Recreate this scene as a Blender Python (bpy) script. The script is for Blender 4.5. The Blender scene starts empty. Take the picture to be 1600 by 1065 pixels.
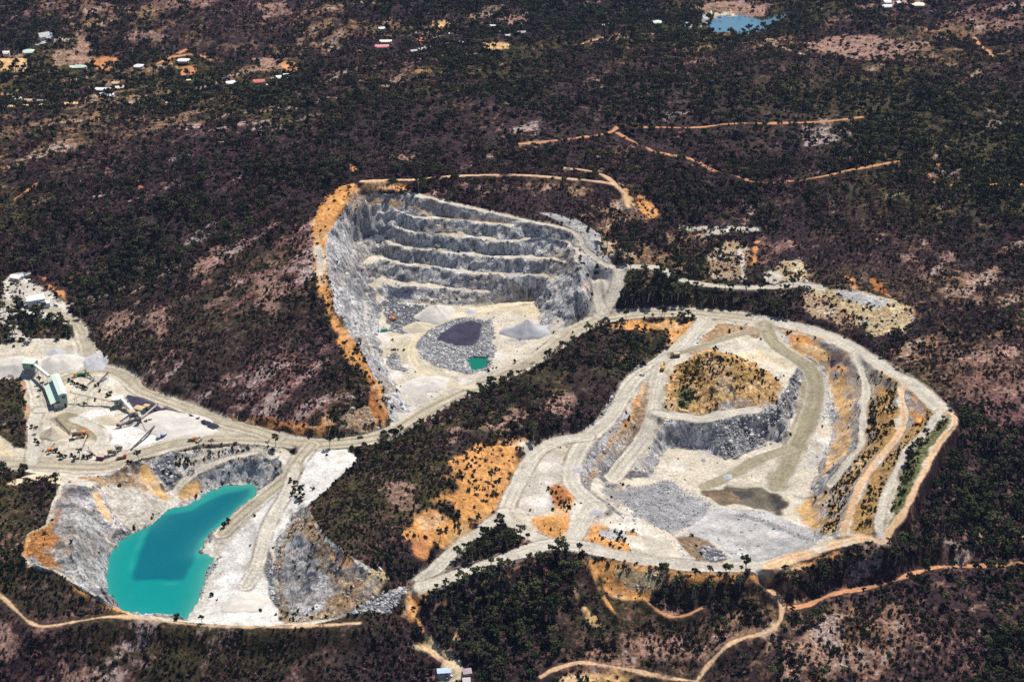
import bpy, bmesh, math, random
import numpy as np
from mathutils import Vector, Matrix
from mathutils.geometry import delaunay_2d_cdt

rng = np.random.default_rng(7)
random.seed(7)
scene = bpy.context.scene
col = scene.collection

# ------------------------------------------------------------------ camera
CAM_H, PITCH, FPX = 600.0, math.radians(27.3), 2222.0
CP, SP = math.cos(PITCH), math.sin(PITCH)
cam_d = bpy.data.cameras.new("camera")
cam = bpy.data.objects.new("camera", cam_d)
col.objects.link(cam)
cam.location = (0, 0, CAM_H)
cam.rotation_euler = (math.pi / 2 - PITCH, 0, 0)
cam_d.lens, cam_d.sensor_width = 50.0, 36.0
cam_d.clip_start, cam_d.clip_end = 5.0, 30000.0
scene.camera = cam


def ray(px, py):
    u = (np.asarray(px, float) - 800.0) / FPX
    v = (np.asarray(py, float) - 532.5) / FPX
    # forward (0,CP,-SP), down (0,-SP,-CP)
    return u, CP - v * SP, -SP - v * CP


def unproj(px, py, z):
    """the world point seen in the direction (px, py) at height z"""
    dx, dy, dz = ray(px, py)
    t = (np.asarray(z, float) - CAM_H) / dz
    return dx * t, dy * t


def proj(x, y, z):
    zc = y * CP + (CAM_H - z) * SP
    yd = -y * SP + (CAM_H - z) * CP
    return 800 + FPX * x / zc, 532.5 + FPX * yd / zc


# ------------------------------------------------------------------ noise
def _hash(ix, iy, seed):
    h = (ix.astype(np.int64) * 374761393 + iy.astype(np.int64) * 668265263 + seed * 974634777) & 0xFFFFFFFF
    h = ((h ^ (h >> 13)) * 1274126177) & 0xFFFFFFFF
    return ((h ^ (h >> 16)) & 0xFFFF) / 65535.0


def vnoise(x, y, seed=0):
    ix, iy = np.floor(x), np.floor(y)
    fx, fy = x - ix, y - iy
    ux, uy = fx * fx * (3 - 2 * fx), fy * fy * (3 - 2 * fy)
    ix, iy = ix.astype(np.int64), iy.astype(np.int64)
    a, b = _hash(ix, iy, seed), _hash(ix + 1, iy, seed)
    c, d = _hash(ix, iy + 1, seed), _hash(ix + 1, iy + 1, seed)
    return (a + (b - a) * ux) * (1 - uy) + (c + (d - c) * ux) * uy


def fbm(x, y, wl, octaves=4, seed=0, gain=0.5):
    """about -1..1, longest wavelength wl metres"""
    s, amp, tot, f = 0, 1.0, 0.0, 1.0 / wl
    for o in range(octaves):
        ca, sa = math.cos(0.7 * o + 0.3), math.sin(0.7 * o + 0.3)
        s = s + amp * (vnoise((x * ca - y * sa) * f + 17.3 * o, (x * sa + y * ca) * f - 9.1 * o, seed + o) * 2 - 1)
        tot += amp
        amp *= gain
        f *= 2.03
    return s / tot * 1.5


def ridged(x, y, wl, octaves=4, seed=0):
    s, amp, tot, f = 0, 1.0, 0.0, 1.0 / wl
    for o in range(octaves):
        n = 1 - np.abs(vnoise(x * f + 5.7 * o, y * f + 3.1 * o, seed + o) * 2 - 1)
        s = s + amp * n * n
        tot += amp
        amp *= 0.5
        f *= 2.1
    return s / tot


def sstep(a, b, x):
    t = np.clip((x - a) / (b - a), 0, 1)
    return t * t * (3 - 2 * t)


def P(txt):
    """'x y z, x y z, ...' -> array"""
    return np.array([[float(q) for q in p.split()] for p in txt.replace("\n", " ").split(",") if p.strip()])
# ------------------------------------------------------------------ the land, surveyed: each line is a traced feature with its height
ROADS = {   # name: (line with heights, width in metres, kind)
 "main": ("-120 722 0, 45 724 0, 100 728 0, 150 730 0, 175 727 0, 200 714 0, 237 702 0, 275 692 0, 325 684 0, 400 684 0, 450 691 0, 487 694 0, 525 692 0, 575 687 0, 612 677 0, 637 662 0, 675 638 0, 700 625 0, 750 602 1, 800 581 2, 850 553 4, 880 530 5, 912 507 6, 950 496 7, 1000 489 8, 1075 487 8, 1125 491 9, 1200 500 10, 1275 518 12, 1312 533 13, 1337 547 15, 1362 562 17, 1400 585 21, 1425 600 24, 1450 620 28, 1470 640 31", 17, "haul"),
 "rim_right": ("1190 499 10, 1200 500 10, 1275 518 12, 1312 533 13, 1337 547 15, 1362 562 17, 1400 585 21, 1425 600 24, 1450 620 28, 1472 641 31", 15, "pale"),
 "yard": ("430 684 0, 400 672 0, 350 660 0, 300 640 0.5, 250 622 0.5, 214 608 1, 203 592 1, 182 580 2, 150 576 2, 110 586 1, 85 600 1", 14, "haul"),
 "gate": ("150 575 2, 138 555 3, 131 531 4, 125 511 5, 112 497 5, 87 487 6, 62 482 6, 25 476 6, -40 470 6", 10, "haul"),
 "yard_low": ("50 722 0, 55 690 0, 52 660 0, 60 640 0, 55 610 1, 48 590 1", 10, "pale"),
 "yard_mid": ("60 640 0, 85 640 0, 110 632 0, 135 620 0, 150 600 1", 8, "pale"),
 "yard_low2": ("115 655 0, 150 668 0, 165 685 0, 150 700 0, 110 707 0", 9, "pale"),
 "lake_ramp": ("487 695 0, 467 717 -1, 455 742 -3, 425 765 -6, 400 785 -9, 370 810 -13, 348 832 -17", 13, "haul"),
 "flank": ("462 728 -2, 452 765 -5, 430 800 -8, 414 835 -10, 408 865 -12, 400 890 -13, 385 915 -15", 9, "pale"),
 "pit_left": ("1100 501 8, 1075 528 7, 1055 547 6, 1025 566 5, 987 594 4, 970 624 3, 950 657 2, 925 679 1, 910 694 1, 900 712 0, 893 732 0, 893 757 0, 912 774 -1, 932 790 -2", 13, "pale"),
 "pit_low": ("932 792 -2, 914 806 -1, 907 823 0, 893 846 0", 11, "pale"),
 "west_loop": ("918 682 1, 890 685 1, 862 691 1, 834 710 1, 816 742 0, 801 770 0, 787 806 0, 750 830 -1, 712 855 -2, 690 882 -3, 660 905 -5", 11, "pale"),
 "cut_off": ("788 800 0, 803 822 0, 828 836 0, 862 848 0", 10, "pale"),
 "low_rim": ("655 918 -5, 687 908 -3, 725 893 -2, 762 880 -1, 800 868 0, 837 856 0, 862 849 0, 900 851 0, 937 860 0, 1000 874 0, 1050 881 0, 1100 885 1, 1150 886 1, 1200 885 2, 1237 871 3", 12, "pale"),
 "low_rim_b": ("1200 885 2, 1237 871 3, 1275 859 5, 1312 848 7, 1350 840 9, 1382 846 10", 11, "tan"),
 "inner": ("1034 575 5, 1025 607 2, 1022 639 -1, 1012 672 -5, 1000 694 -8, 975 722 -11, 958 745 -13", 14, "pale"),
 "inner_b": ("1024 645 -1, 1045 648 -1, 1075 651 -2, 1100 655 -3, 1137 645 -2, 1180 640 -1", 10, "pale"),
 "olive": ("1195 506 10, 1204 534 7, 1237 556 4, 1265 573 0, 1277 600 -4, 1272 632 -8, 1260 662 -11, 1247 692 -13, 1232 725 -15, 1212 760 -17", 17, "olive"),
 "olive_b": ("1240 700 -14, 1195 712 -15, 1162 730 -16, 1137 745 -17, 1100 760 -17", 12, "olive"),
 "olive_c": ("1050 553 6, 1087 545 7, 1125 531 8, 1160 521 9, 1192 514 10", 9, "olive"),
 "track_one": ("1337 552 15, 1347 582 11, 1355 607 8, 1350 637 6, 1347 672 4, 1350 694 3, 1330 714 0, 1312 737 -3, 1297 757 -6", 5, "pale"),
 "track_two": ("1417 600 23, 1407 614 22, 1413 642 20, 1412 667 18, 1400 687 17, 1375 712 15, 1357 737 14, 1340 762 13, 1332 792 12, 1325 812 11, 1317 835 9", 5, "tan"),
 "track_three": ("1470 642 31, 1457 662 29, 1440 682 27, 1417 702 25, 1405 725 23, 1392 752 21, 1382 777 19, 1375 806 16, 1372 828 13, 1382 848 10", 5, "pale"),
 "track_four": ("1470 640 31, 1487 645 32, 1495 657 32, 1477 680 30, 1462 697 29, 1445 737 26, 1432 757 24, 1412 803 18, 1392 825 14, 1383 845 11", 5.5, "tan"),
 "spoil": ("950 416 42, 1000 417 39, 1032 418 36, 1050 433 32, 1087 443 28, 1125 448 27, 1200 450 26, 1250 443 26, 1282 450 26", 9, "pale"),
 "climb": ("968 421 38, 966 450 26, 950 473 15, 938 492 8", 12, "pale"),
 "climb_b": ("931 440 30, 934 465 18, 940 488 9", 9, "pale"),
 "rim": ("645 303 92, 687 313 88, 725 322 84, 762 331 80, 800 338 77, 825 345 75, 862 351 72, 887 357 69, 905 367 65, 914 390 56, 932 405 48, 952 417 42", 5.5, "pale"),
 "upper": ("565 283 98, 600 281 98, 650 281 97, 700 275 96, 800 272 94, 875 277 91, 940 284 85, 962 288 82, 975 301 78, 982 323 71", 5, "tan"),
 "upper_b": ("880 262 88, 920 266 86, 950 276 85, 962 288 82", 5, "tan"),
 "bush_a": ("800 226 82, 845 222 82, 895 217 81, 930 212 80, 955 207 80, 965 199 80", 5, "dirt"),
 "bush_b": ("965 208 79, 980 217 78, 1000 225 76, 1025 239 72, 1062 244 70, 1087 250 67, 1110 265 64, 1130 271 63, 1155 276 62, 1175 284 60, 1200 287 59, 1250 281 61, 1287 276 62, 1325 266 63, 1375 257 65, 1412 250 66, 1437 246 67, 1455 250 67, 1466 258 66", 5, "dirt"),
 "bush_c": ("985 199 79, 1025 199 79, 1087 200 79, 1125 195 80, 1150 192 80, 1200 193 80, 1275 191 80, 1325 186 80, 1352 182 81", 5, "dirt"),
 "bush_d": ("1450 272 64, 1455 285 63, 1482 290 63, 1537 288 64, 1640 288 66", 4.5, "dirt"),
 "bush_e": ("1522 58 48, 1532 72 50, 1549 84 52, 1551 94 54", 6, "dirt"),
 "creek_a": ("1235 950 -24, 1270 943 -24, 1300 926 -21, 1337 922 -21, 1387 911 -19, 1425 895 -17, 1462 885 -15, 1512 884 -15, 1562 882 -15, 1640 874 -14", 4, "dirt"),
 "creek_b": ("1196 918 -17, 1222 935 -21, 1222 958 -25, 1218 973 -28, 1200 988 -30, 1150 998 -32, 1130 1013 -34, 1107 1038 -38, 1085 1068 -43, 1060 1100 -48", 2.9, "tan"),
 "creek_c": ("845 1056 -38, 870 1043 -36, 905 1033 -35, 937 1038 -36, 987 1046 -38, 1037 1058 -41, 1085 1063 -42", 2.6, "tan"),
 "lake_track": ("-60 890 6, 0 928 -2, 25 953 -6, 50 976 -10, 70 979 -10, 100 974 -9, 137 967 -8, 175 962 -8, 212 963 -9, 250 969 -9, 312 977 -9, 400 979 -9, 462 979 -8, 512 976 -8, 562 973 -9", 2.6, "tan"),
 "drive": ("662 1008 -26, 687 1028 -29, 705 1040 -31", 3, "tan"),
 "pit_loop": ("838 470 1.5, 800 474 0.5, 760 480 0.5, 720 491 0, 680 504 0, 652 522 0, 641 545 0, 646 570 0, 668 586 0, 700 599 0, 725 606 0, 745 602 0", 8, "cream"),
 "north_bench": ("400 707 -2, 387 709 -3, 350 717 -6, 312 734 -9, 287 752 -13, 272 770 -17", 5.5, "pale"),
 "streak_a": ("922 872 -2, 930 900 -8, 942 932 -15, 962 958 -19", 1.6, "orange"),
 "streak_c": ("640 925 -9, 650 955 -14, 660 985 -18", 1.8, "orange"),
 "streak_e": ("1010 938 -18, 1035 960 -20, 1065 965 -20, 1105 945 -17", 2.4, "dirt"),
 "village": ("-40 168 22, 60 163 21, 150 160 20, 220 160 21, 300 160 23", 7, "tan"),
 "village_b": ("245 100 27, 262 92 28, 285 80 29, 297 75 30", 5, "dirt"),
 "village_c": ("262 92 28, 285 86 29, 305 84 29, 330 94 29", 5, "dirt"),
 "town": ("900 72 35, 935 62 36, 970 54 37", 7, "tan"),
 "dam_road": ("1200 67 34, 1240 80 44, 1256 86 48", 6, "tan"),
}
BREAKS = """
0 560 3, 60 540 4, 130 540 4|0 480 6, 60 468 6, 130 497 5|20 600 2, 15 640 7, 25 670 6|-80 600 4, -80 500 8|100 640 0, 200 650 0, 300 665 0
150 550 5, 165 572 4, 205 592 3, 225 612 2, 300 638 2, 360 658 2, 420 672 1.5, 500 685 1, 540 682 1, 600 668 1, 608 657 2
230 600 8, 300 622 9, 350 640 10, 420 650 13, 480 655 14, 530 655 14
540 660 10, 570 655 11, 595 662 5
575 303 96, 545 316 93, 530 343 87, 515 366 81, 507 391 74, 515 441 62, 522 488 50, 535 501 46, 552 531 38, 572 562 30, 585 590 22, 600 607 17, 606 632 10, 608 652 4
645 285 97, 600 282 98, 570 283 98, 530 291 95, 507 308 92, 492 328 88, 486 350 84, 487 378 77, 485 398 73, 491 428 65, 497 466 55, 502 491 49, 515 511 44, 527 537 38, 532 560 34, 555 577 29, 572 592 24, 575 620 18, 570 640 14
150 535 6, 180 485 20, 230 450 32, 300 420 48, 350 385 58, 400 355 70, 450 320 82, 490 300 90
150 520 6, 180 470 10, 230 435 18, 300 405 30, 350 370 41, 400 338 52, 450 303 68
350 500 38|420 500 45|450 560 35|300 540 25|250 560 18|400 600 22|480 600 26|440 420 61|430 470 50
60 420 14|100 400 22|200 340 42|300 280 58|400 240 72|500 245 86|-60 400 20
0 300 28, 100 270 38, 200 255 50, 300 235 60, 500 230 84, 650 250 92, 800 250 87
1000 215 77, 1100 225 72, 1300 225 70, 1450 225 70, 1600 250 70
0 210 30, 150 200 35, 300 190 55, 450 180 72, 600 170 86, 750 160 92, 900 150 95, 1050 150 92, 1200 150 88, 1350 150 86, 1600 170 84
500 140 50, 650 125 54, 800 115 64, 950 110 70, 1100 100 60, 1250 110 66, 1400 120 74, 1600 120 76
0 130 18|100 130 18|200 130 20|300 130 24|400 122 27|440 120 29
0 100 22, 100 80 26, 200 80 28, 300 100 27, 450 80 36, 600 70 32, 700 60 32, 800 60 34, 950 70 36
1060 50 20|1300 60 44|1450 60 52|1600 50 52
0 10 45, 100 10 60, 300 20 60, 500 20 50, 700 20 38, 900 20 34, 1060 5 24|1300 10 40, 1600 10 50
1107 45 14.5, 1115 29 14.5, 1150 26 14.5, 1180 29 14.5, 1200 31 14.5, 1240 24 14.5, 1236 30 14.5, 1200 48 14.5, 1150 56 14.5, 1110 54 14.5, 1107 45 14.5
1125 36 9, 1160 36 9, 1190 37 9
1084 40 10, 1072 45 9
1082 12 22, 1125 4 24, 1182 10 24
1200 55 17, 1150 62 18, 1110 60 18|1100 75 26|1160 75 28|1230 70 38
800 312 85, 870 330 77, 950 370 60, 1000 390 46
1020 330 62, 1060 350 44, 1100 355 42, 1160 355 41, 1190 350 42
1080 400 34, 1180 400 36, 1230 415 33, 1250 405 34
1200 370 42|1300 400 40|1400 380 44|1500 350 53|1600 350 58|1250 330 55|1350 310 58|1330 440 27|1450 440 32|1550 420 42|1450 500 18|1440 545 17|1500 540 24|1600 500 34|1560 560 32|1520 600 28|1600 600 30|1540 650 20|1600 700 8|1520 720 9|1480 800 2|1560 800 -6|1620 850 -14
1430 490 21, 1420 520 17, 1360 530 14.5|1345 462 26, 1400 470 24
1060 462 19|1100 470 14|1200 478 14|1300 500 15.5
1000 450 28|1040 470 16|1010 435 33
720 640 3|760 618 5|850 580 10|900 552 12|960 520 11|700 680 16|760 650 14|850 620 14|930 605 11|980 552 9
570 740 4|600 760 14|650 720 18|700 740 20|760 700 14|820 690 5|520 790 10|560 800 21|620 830 15|640 870 6|600 880 8
480 790 6, 492 812 14, 508 838 16, 528 857 16, 545 868 15, 560 885 11, 600 893 8, 640 893 3
105 772 6, 125 800 10, 120 835 11, 114 862 9, 122 890 4, 146 914 0, 174 938 -5
448 838 -6, 452 870 -5, 462 905 -7, 470 950 -11
455 805 -8, 440 830 -10, 430 852 -12, 426 880 -14, 430 930 -17, 440 968 -18
505 890 3|545 925 -2|495 940 -6
445 976 -13, 480 979 -9|600 967 -11, 640 960 -13|605 961 -12, 625 938 -9
670 948 -14, 687 938 -11, 725 923 -9, 785 900 -6
920 908 -11, 960 938 -20, 1012 943 -22, 1037 928 -17, 1130 908 -10, 1200 904 -6, 1280 884 0
850 920 -16|880 965 -23|1000 965 -27|1100 950 -24|1200 930 -15|1300 892 -1|1400 862 8|1450 832 10
700 1000 -24|780 1000 -28|900 1020 -33|1000 1020 -34|1300 970 -24|1400 930 -13|1500 910 -15|1400 1000 -33|1550 960 -29|1600 1040 -43|1300 1065 -44|1000 1090 -48|700 1065 -36|600 1040 -32|400 1040 -26|200 1060 -32|0 1060 -30|0 990 -12|100 1010 -17|300 1010 -15|500 1010 -15|600 1000 -19
-200 1300 -80, 300 1300 -84, 800 1300 -86, 1300 1300 -88, 1800 1300 -90|-200 1050 -30|1800 1050 -46|1800 900 -20|1800 700 5|1800 500 40|1800 300 68|-200 800 6|-200 600 12|-200 400 30|-200 250 40
0 790 10|40 765 9|40 815 15|0 850 13|60 920 7|0 905 6
10 746 3, 60 738 2, 95 744 1, 88 770 7, 76 798 12, 70 820 13, 42 835 14, 32 868 12, 40 888 9, 82 893 6, 117 913 3, 150 938 -1, 175 950 -5, 205 958 -9
110 744 -1, 160 746 -1, 200 729 -1, 240 714 -1, 300 702 -1, 390 696 -1, 440 699 -1
400 764 -20, 390 758 -20, 350 760 -20, 325 769 -20, 310 782 -20, 290 792 -20, 265 797 -20, 240 820 -20, 207 835 -20, 185 848 -20, 170 873 -20, 167 903 -20, 172 936 -20, 190 958 -20, 215 968 -20, 250 976 -20, 287 974 -20, 300 951 -20, 312 930 -20, 320 893 -20, 332 873 -20, 312 863 -20, 322 843 -20, 345 823 -20, 375 798 -20, 397 775 -20, 400 764 -20
370 780 -25, 300 810 -25, 250 850 -25, 215 880 -25, 215 930 -25, 260 940 -25, 285 890 -25, 320 820 -25
520 720 1|505 760 0|485 780 -1|440 720 -2
588 320 77, 620 330 75, 650 340 73, 690 343 72, 745 348 72, 800 352 72, 850 352 72
588 316 77, 620 326 75, 650 336 73, 690 339 72, 745 344 72, 800 348 72
530 400 62, 540 378 61, 556 358 59, 580 346 59, 600 348 59, 625 358 59, 650 366 59, 700 370 59, 760 375 59, 800 376 59, 850 374 59, 880 375 59, 893 400 56, 903 430 48, 905 452 40
533 372 61, 552 352 59, 578 341 59, 602 343 59, 626 353 59, 652 361 59, 700 365 59, 760 370 59, 800 371 59, 850 369 59, 885 371 59, 898 396 56
536 490 44, 540 455 44, 545 430 44, 552 400 44, 563 380 44, 577 374 44, 600 376 44, 625 386 44, 680 394 44, 740 398 44, 800 402 44, 860 405 44, 885 412 44, 893 440 40, 898 470 28, 895 490 18
532 482 46, 536 452 44, 540 428 44, 547 397 44, 560 375 44, 577 369 44, 602 371 44, 627 381 44, 682 389 44, 740 393 44, 800 397 44, 862 400 44, 889 408 44, 898 438 40, 903 468 28
566 548 28, 554 520 29, 552 490 29, 554 455 29, 560 430 29, 570 411 29, 580 402 29, 600 402 29, 625 411 29, 680 418 29, 740 428 29, 800 431 29, 850 432 29, 866 443 28, 869 470 22, 870 495 12, 862 515 6
562 545 28, 550 520 29, 547 490 29, 549 453 29, 556 427 29, 567 406 29, 580 397 29, 602 397 29, 627 406 29, 682 413 29, 740 423 29, 800 426 29, 852 427 29, 871 440 28, 874 470 22, 875 495 12
591 572 12, 576 535 14, 572 500 14, 572 470 14, 580 446 14, 600 439 14, 650 446 14, 720 454 14, 780 460 14, 840 460 14, 852 470 12, 855 490 8
587 570 12, 572 535 14, 567 500 14, 567 468 14, 576 441 14, 600 433 14, 650 440 14, 720 448 14, 780 454 14, 842 455 14, 857 467 12
600 590 1, 594 560 1, 590 530 1, 590 500 1, 597 478 1, 610 473 1, 650 474 1, 720 479 1, 800 480 1, 838 478 1.5, 846 488 2, 848 515 2, 838 535 3
912 420 47, 918 450 35, 912 478 22, 893 503 11, 872 522 7
640 640 0|620 600 0|640 560 0|700 600 -1|760 590 0|800 555 1|700 540 0|750 500 0|640 500 0.5
655 530 -0.5, 685 505 -0.5, 740 497 -0.5, 770 515 -0.5, 765 535 -0.5, 700 550 -0.5
1037 660 -2, 1065 657 -3, 1098 661 -4|1037 660 -2, 1016 690 -6, 1006 735 -12
1042 692 -13, 1070 700 -15, 1105 702 -16, 1135 722 -17|1042 692 -13, 1024 720 -14, 1014 748 -15
1110 662 -4, 1160 649 -3, 1200 646 -4|1135 722 -17, 1185 698 -16, 1206 673 -13
1100 730 -17|1200 720 -16|1150 760 -18|1230 690 -14|1230 780 -17|1265 780 -16|1270 700 -14|1285 660 -12|1290 622 -8
1200 800 -16|1150 795 -15.5|1060 770 -15|985 770 -12|1000 800 -10|1050 825 -10|1100 812 -13|1200 840 -13|1130 872 -10|1180 874 -9|1250 848 -8|1272 828 -11
1290 590 -6, 1300 640 -10, 1300 680 -12, 1280 740 -14, 1262 775 -15|1310 560 4
1400 640 19, 1395 670 17, 1370 705 12|1440 660 27, 1420 690 23
1510 680 23, 1492 720 19, 1462 775 13, 1432 822 8
1120 560 14|1160 575 13|1090 570 12|1185 590 11|1140 600 13
1042 600 3, 1045 640 0, 1075 553 6.5, 1110 543 7, 1140 552 7, 1175 562 6, 1200 575 6, 1222 600 4, 1200 640 -1
1245 580 3, 1235 600 2, 1225 620 0, 1212 648 -3|1254 598 -4, 1243 630 -7, 1228 662 -12
870 790 1|850 750 1|640 640 0, 660 655 0|750 780 9|780 730 4|690 840 5
"""

# where buildings and machines stand, and how many metres round them are kept free of trees
CLEAR = """
70 62 13, 45 84 11, 11 87 9, 123 107 15, 217 106 10, 199 103 6, 287 97 11, 162 143 12, 168 150 14, 181 132 9, 186 140 9, 360 132 10, 405 129 11, 393 139 6, 416 136 7, 442 123 13, 427 127 6, 28 156 9, 45 159 7, 66 161 8, 295 128 6
597 73 15, 602 67 10, 659 64 9, 648 80 9, 658 78 8, 667 77 8, 701 55 9, 596 47 9, 769 44 9, 783 50 8, 721 68 10, 702 71 8, 761 46 7, 793 57 8, 814 52 9, 1384 12 11, 1386 6 10, 1434 10 12, 1402 8 9, 1027 36 10, 953 38 7, 941 41 6
694 1050 9, 708 1045 8, 730 1050 6, 729 1064 6, 25 435 10, 59 474 16, 50 490 8, 75 493 6, 68 498 5, 34 433 5
"""
# ------------------------------------------------------------------ height model on a regular world grid
GX0, GX1, GY0, GY1, GS = -1150.0, 1150.0, 540.0, 2780.0, 1.6
gnx, gny = int((GX1 - GX0) / GS) + 1, int((GY1 - GY0) / GS) + 1
gxs, gys = GX0 + GS * np.arange(gnx), GY0 + GS * np.arange(gny)


def densify(a, step=14.0):
    out = [a[0]]
    for p, q in zip(a[:-1], a[1:]):
        n = max(1, int(math.hypot(q[0] - p[0], q[1] - p[1]) / step))
        for k in range(1, n + 1):
            out.append(p + (q - p) * k / n)
    return np.array(out)


pts, edges = [], []


def settle(a):
    """ease the surveyed heights of the hill round the upper pit"""
    a = a.copy()
    up = (a[:, 2] > 0) & ((a[:, 1] < 455) | ((a[:, 0] < 1000) & (a[:, 0] > 140) & (a[:, 1] < 680)))
    a[up, 2] *= 0.82
    low = (a[:, 2] < 0) & (a[:, 1] > 888)
    pit = (a[:, 2] < -2) & (a[:, 0] > 930) & (a[:, 0] < 1335) & (a[:, 1] > 560) & (a[:, 1] < 881)
    a[pit, 2] = a[pit, 2] * 1.6 + 1.2       # the floor of the right pit
    a[low & (a[:, 0] > 1120), 2] *= 0.62
    a[low & (a[:, 0] > 780) & (a[:, 0] <= 1120), 2] *= 0.80
    return a



def add_line(w, link=True):
    b = len(pts)
    pts.extend(map(tuple, w))
    if link:
        edges.extend((b + i, b + i + 1) for i in range(len(w) - 1))


def rounded(w):
    """corner-cutting: graded roads have no kinks"""
    for _ in range(2):
        q = np.empty((2 * len(w), w.shape[1]))
        q[0], q[-1] = w[0], w[-1]
        q[1:-1:2] = w[:-1] * 0.75 + w[1:] * 0.25
        q[2::2] = w[:-1] * 0.25 + w[1:] * 0.75
        w = q
    return w


road_world = {}
for name, (txt, wid, kind) in ROADS.items():
    a = settle(P(txt))
    x, y = unproj(a[:, 0], a[:, 1], a[:, 2])
    a = rounded(np.c_[x, y, a[:, 2]])
    x, y = a[:, 0], a[:, 1]
    road_world[name] = (np.c_[x, y, a[:, 2]], wid, kind)
    add_line(road_world[name][0], False)
for line in BREAKS.strip().splitlines():
    for seg in line.split("|"):
        a = settle(P(seg)) if "14.5" not in seg else P(seg)
        if len(a) > 1:
            a = densify(a)
        x, y = unproj(a[:, 0], a[:, 1], a[:, 2])
        add_line(np.c_[x, y, a[:, 2]])
for X, Y, Z in [(-1300, 500, -60), (1300, 500, -80), (0, 480, -95), (-1300, 1000, 20), (1300, 1000, 0), (-1300, 1600, 60), (1300, 1600, 80),
                (-1300, 2300, 60), (1300, 2300, 60), (-1300, 2900, 70), (-500, 2900, 60), (0, 2900, 50), (600, 2900, 45), (1300, 2900, 60)]:
    add_line([(X, Y, Z)])
pz = np.array([p[2] for p in pts])
ov, oe, of, orig, _, _ = delaunay_2d_cdt([Vector((p[0], p[1])) for p in pts], edges, [], 0, 0.05)
vx, vy = np.array([v[0] for v in ov]), np.array([v[1] for v in ov])
vz = np.zeros(len(ov))
px_, py_ = np.array([p[0] for p in pts]), np.array([p[1] for p in pts])
for i, o in enumerate(orig):
    if len(o):
        vz[i] = np.mean(pz[list(o)])
    else:
        d = np.hypot(px_ - vx[i], py_ - vy[i]) + 0.3
        k = np.argsort(d)[:3]
        vz[i] = np.sum(pz[k] / d[k]) / np.sum(1 / d[k])
Hg = np.full((gny, gnx), np.nan)
for f in of:
    for t in range(1, len(f) - 1):
        i, j, k = f[0], f[t], f[t + 1]
        x0, x1 = min(vx[i], vx[j], vx[k]), max(vx[i], vx[j], vx[k])
        y0, y1 = min(vy[i], vy[j], vy[k]), max(vy[i], vy[j], vy[k])
        a0, a1 = max(0, int((x0 - GX0) / GS)), min(gnx, int((x1 - GX0) / GS) + 2)
        b0, b1 = max(0, int((y0 - GY0) / GS)), min(gny, int((y1 - GY0) / GS) + 2)
        if a0 >= a1 or b0 >= b1:
            continue
        den = (vy[j] - vy[k]) * (vx[i] - vx[k]) + (vx[k] - vx[j]) * (vy[i] - vy[k])
        if abs(den) < 1e-9:
            continue
        XX, YY = gxs[a0:a1][None, :], gys[b0:b1][:, None]
        l1 = ((vy[j] - vy[k]) * (XX - vx[k]) + (vx[k] - vx[j]) * (YY - vy[k])) / den
        l2 = ((vy[k] - vy[i]) * (XX - vx[k]) + (vx[i] - vx[k]) * (YY - vy[k])) / den
        l3 = 1 - l1 - l2
        m = (l1 >= -1e-6) & (l2 >= -1e-6) & (l3 >= -1e-6)
        sub = Hg[b0:b1, a0:a1]
        sub[m] = (l1 * vz[i] + l2 * vz[j] + l3 * vz[k])[m]
Hg[np.isnan(Hg)] = 0.0


def gblur(A, sig):
    """gaussian blur with sigma in metres, through the FFT"""
    pad = int(3 * sig / GS) + 2
    B = np.pad(A, pad, mode="edge")
    fy, fx = np.fft.fftfreq(B.shape[0]), np.fft.rfftfreq(B.shape[1])
    s = sig / GS
    K = np.exp(-2 * (np.pi * s) ** 2 * (fy[:, None] ** 2 + fx[None, :] ** 2))
    return np.fft.irfft2(np.fft.rfft2(B) * K, B.shape)[pad:-pad, pad:-pad]


def bilin(A, x, y):
    u = np.clip((np.asarray(x) - GX0) / GS, 0, gnx - 1.001)
    v = np.clip((np.asarray(y) - GY0) / GS, 0, gny - 1.001)
    i, j = u.astype(int), v.astype(int)
    fu, fv = u - i, v - j
    return (A[j, i] * (1 - fu) + A[j, i + 1] * fu) * (1 - fv) + (A[j + 1, i] * (1 - fu) + A[j + 1, i + 1] * fu) * fv


def raycast(A, px, py):
    """first hit of the view directions with the height grid A"""
    px, py = np.atleast_1d(np.asarray(px, float)), np.atleast_1d(np.asarray(py, float))
    dx, dy, dz = ray(px, py)
    t0, t1 = (125.0 - CAM_H) / dz, (-95.0 - CAM_H) / dz
    n = 260
    hit_lo, hit_hi = t0.copy(), t1.copy()
    done = np.zeros(len(px), bool)
    prev = t0.copy()
    for k in range(1, n + 1):
        t = t0 + (t1 - t0) * k / n
        below = (CAM_H + t * dz) < bilin(A, dx * t, dy * t)
        new = below & ~done
        hit_lo[new], hit_hi[new] = prev[new], t[new]
        done |= new
        prev = t
        if done.all():
            break
    for _ in range(12):
        m = (hit_lo + hit_hi) / 2
        below = (CAM_H + m * dz) < bilin(A, dx * m, dy * m)
        hit_hi = np.where(below, m, hit_hi)
        hit_lo = np.where(below, hit_lo, m)
    return dx * hit_hi, dy * hit_hi


def inside(poly, x, y):
    """vectorised point in polygon"""
    r = np.zeros(x.shape, bool)
    n = len(poly)
    for i in range(n):
        xa, ya = poly[i]
        xb, yb = poly[(i + 1) % n]
        if ya == yb:
            continue
        c = ((ya > y) != (yb > y)) & (x < (xb - xa) * (y - ya) / (yb - ya) + xa)
        r ^= c
    return r


def poly_world(A, txt):
    a = P(txt)
    a = densify(np.vstack([a, a[:1]]), 8.0)[:-1]
    x, y = raycast(A, a[:, 0], a[:, 1])
    return np.c_[x, y]


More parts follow.
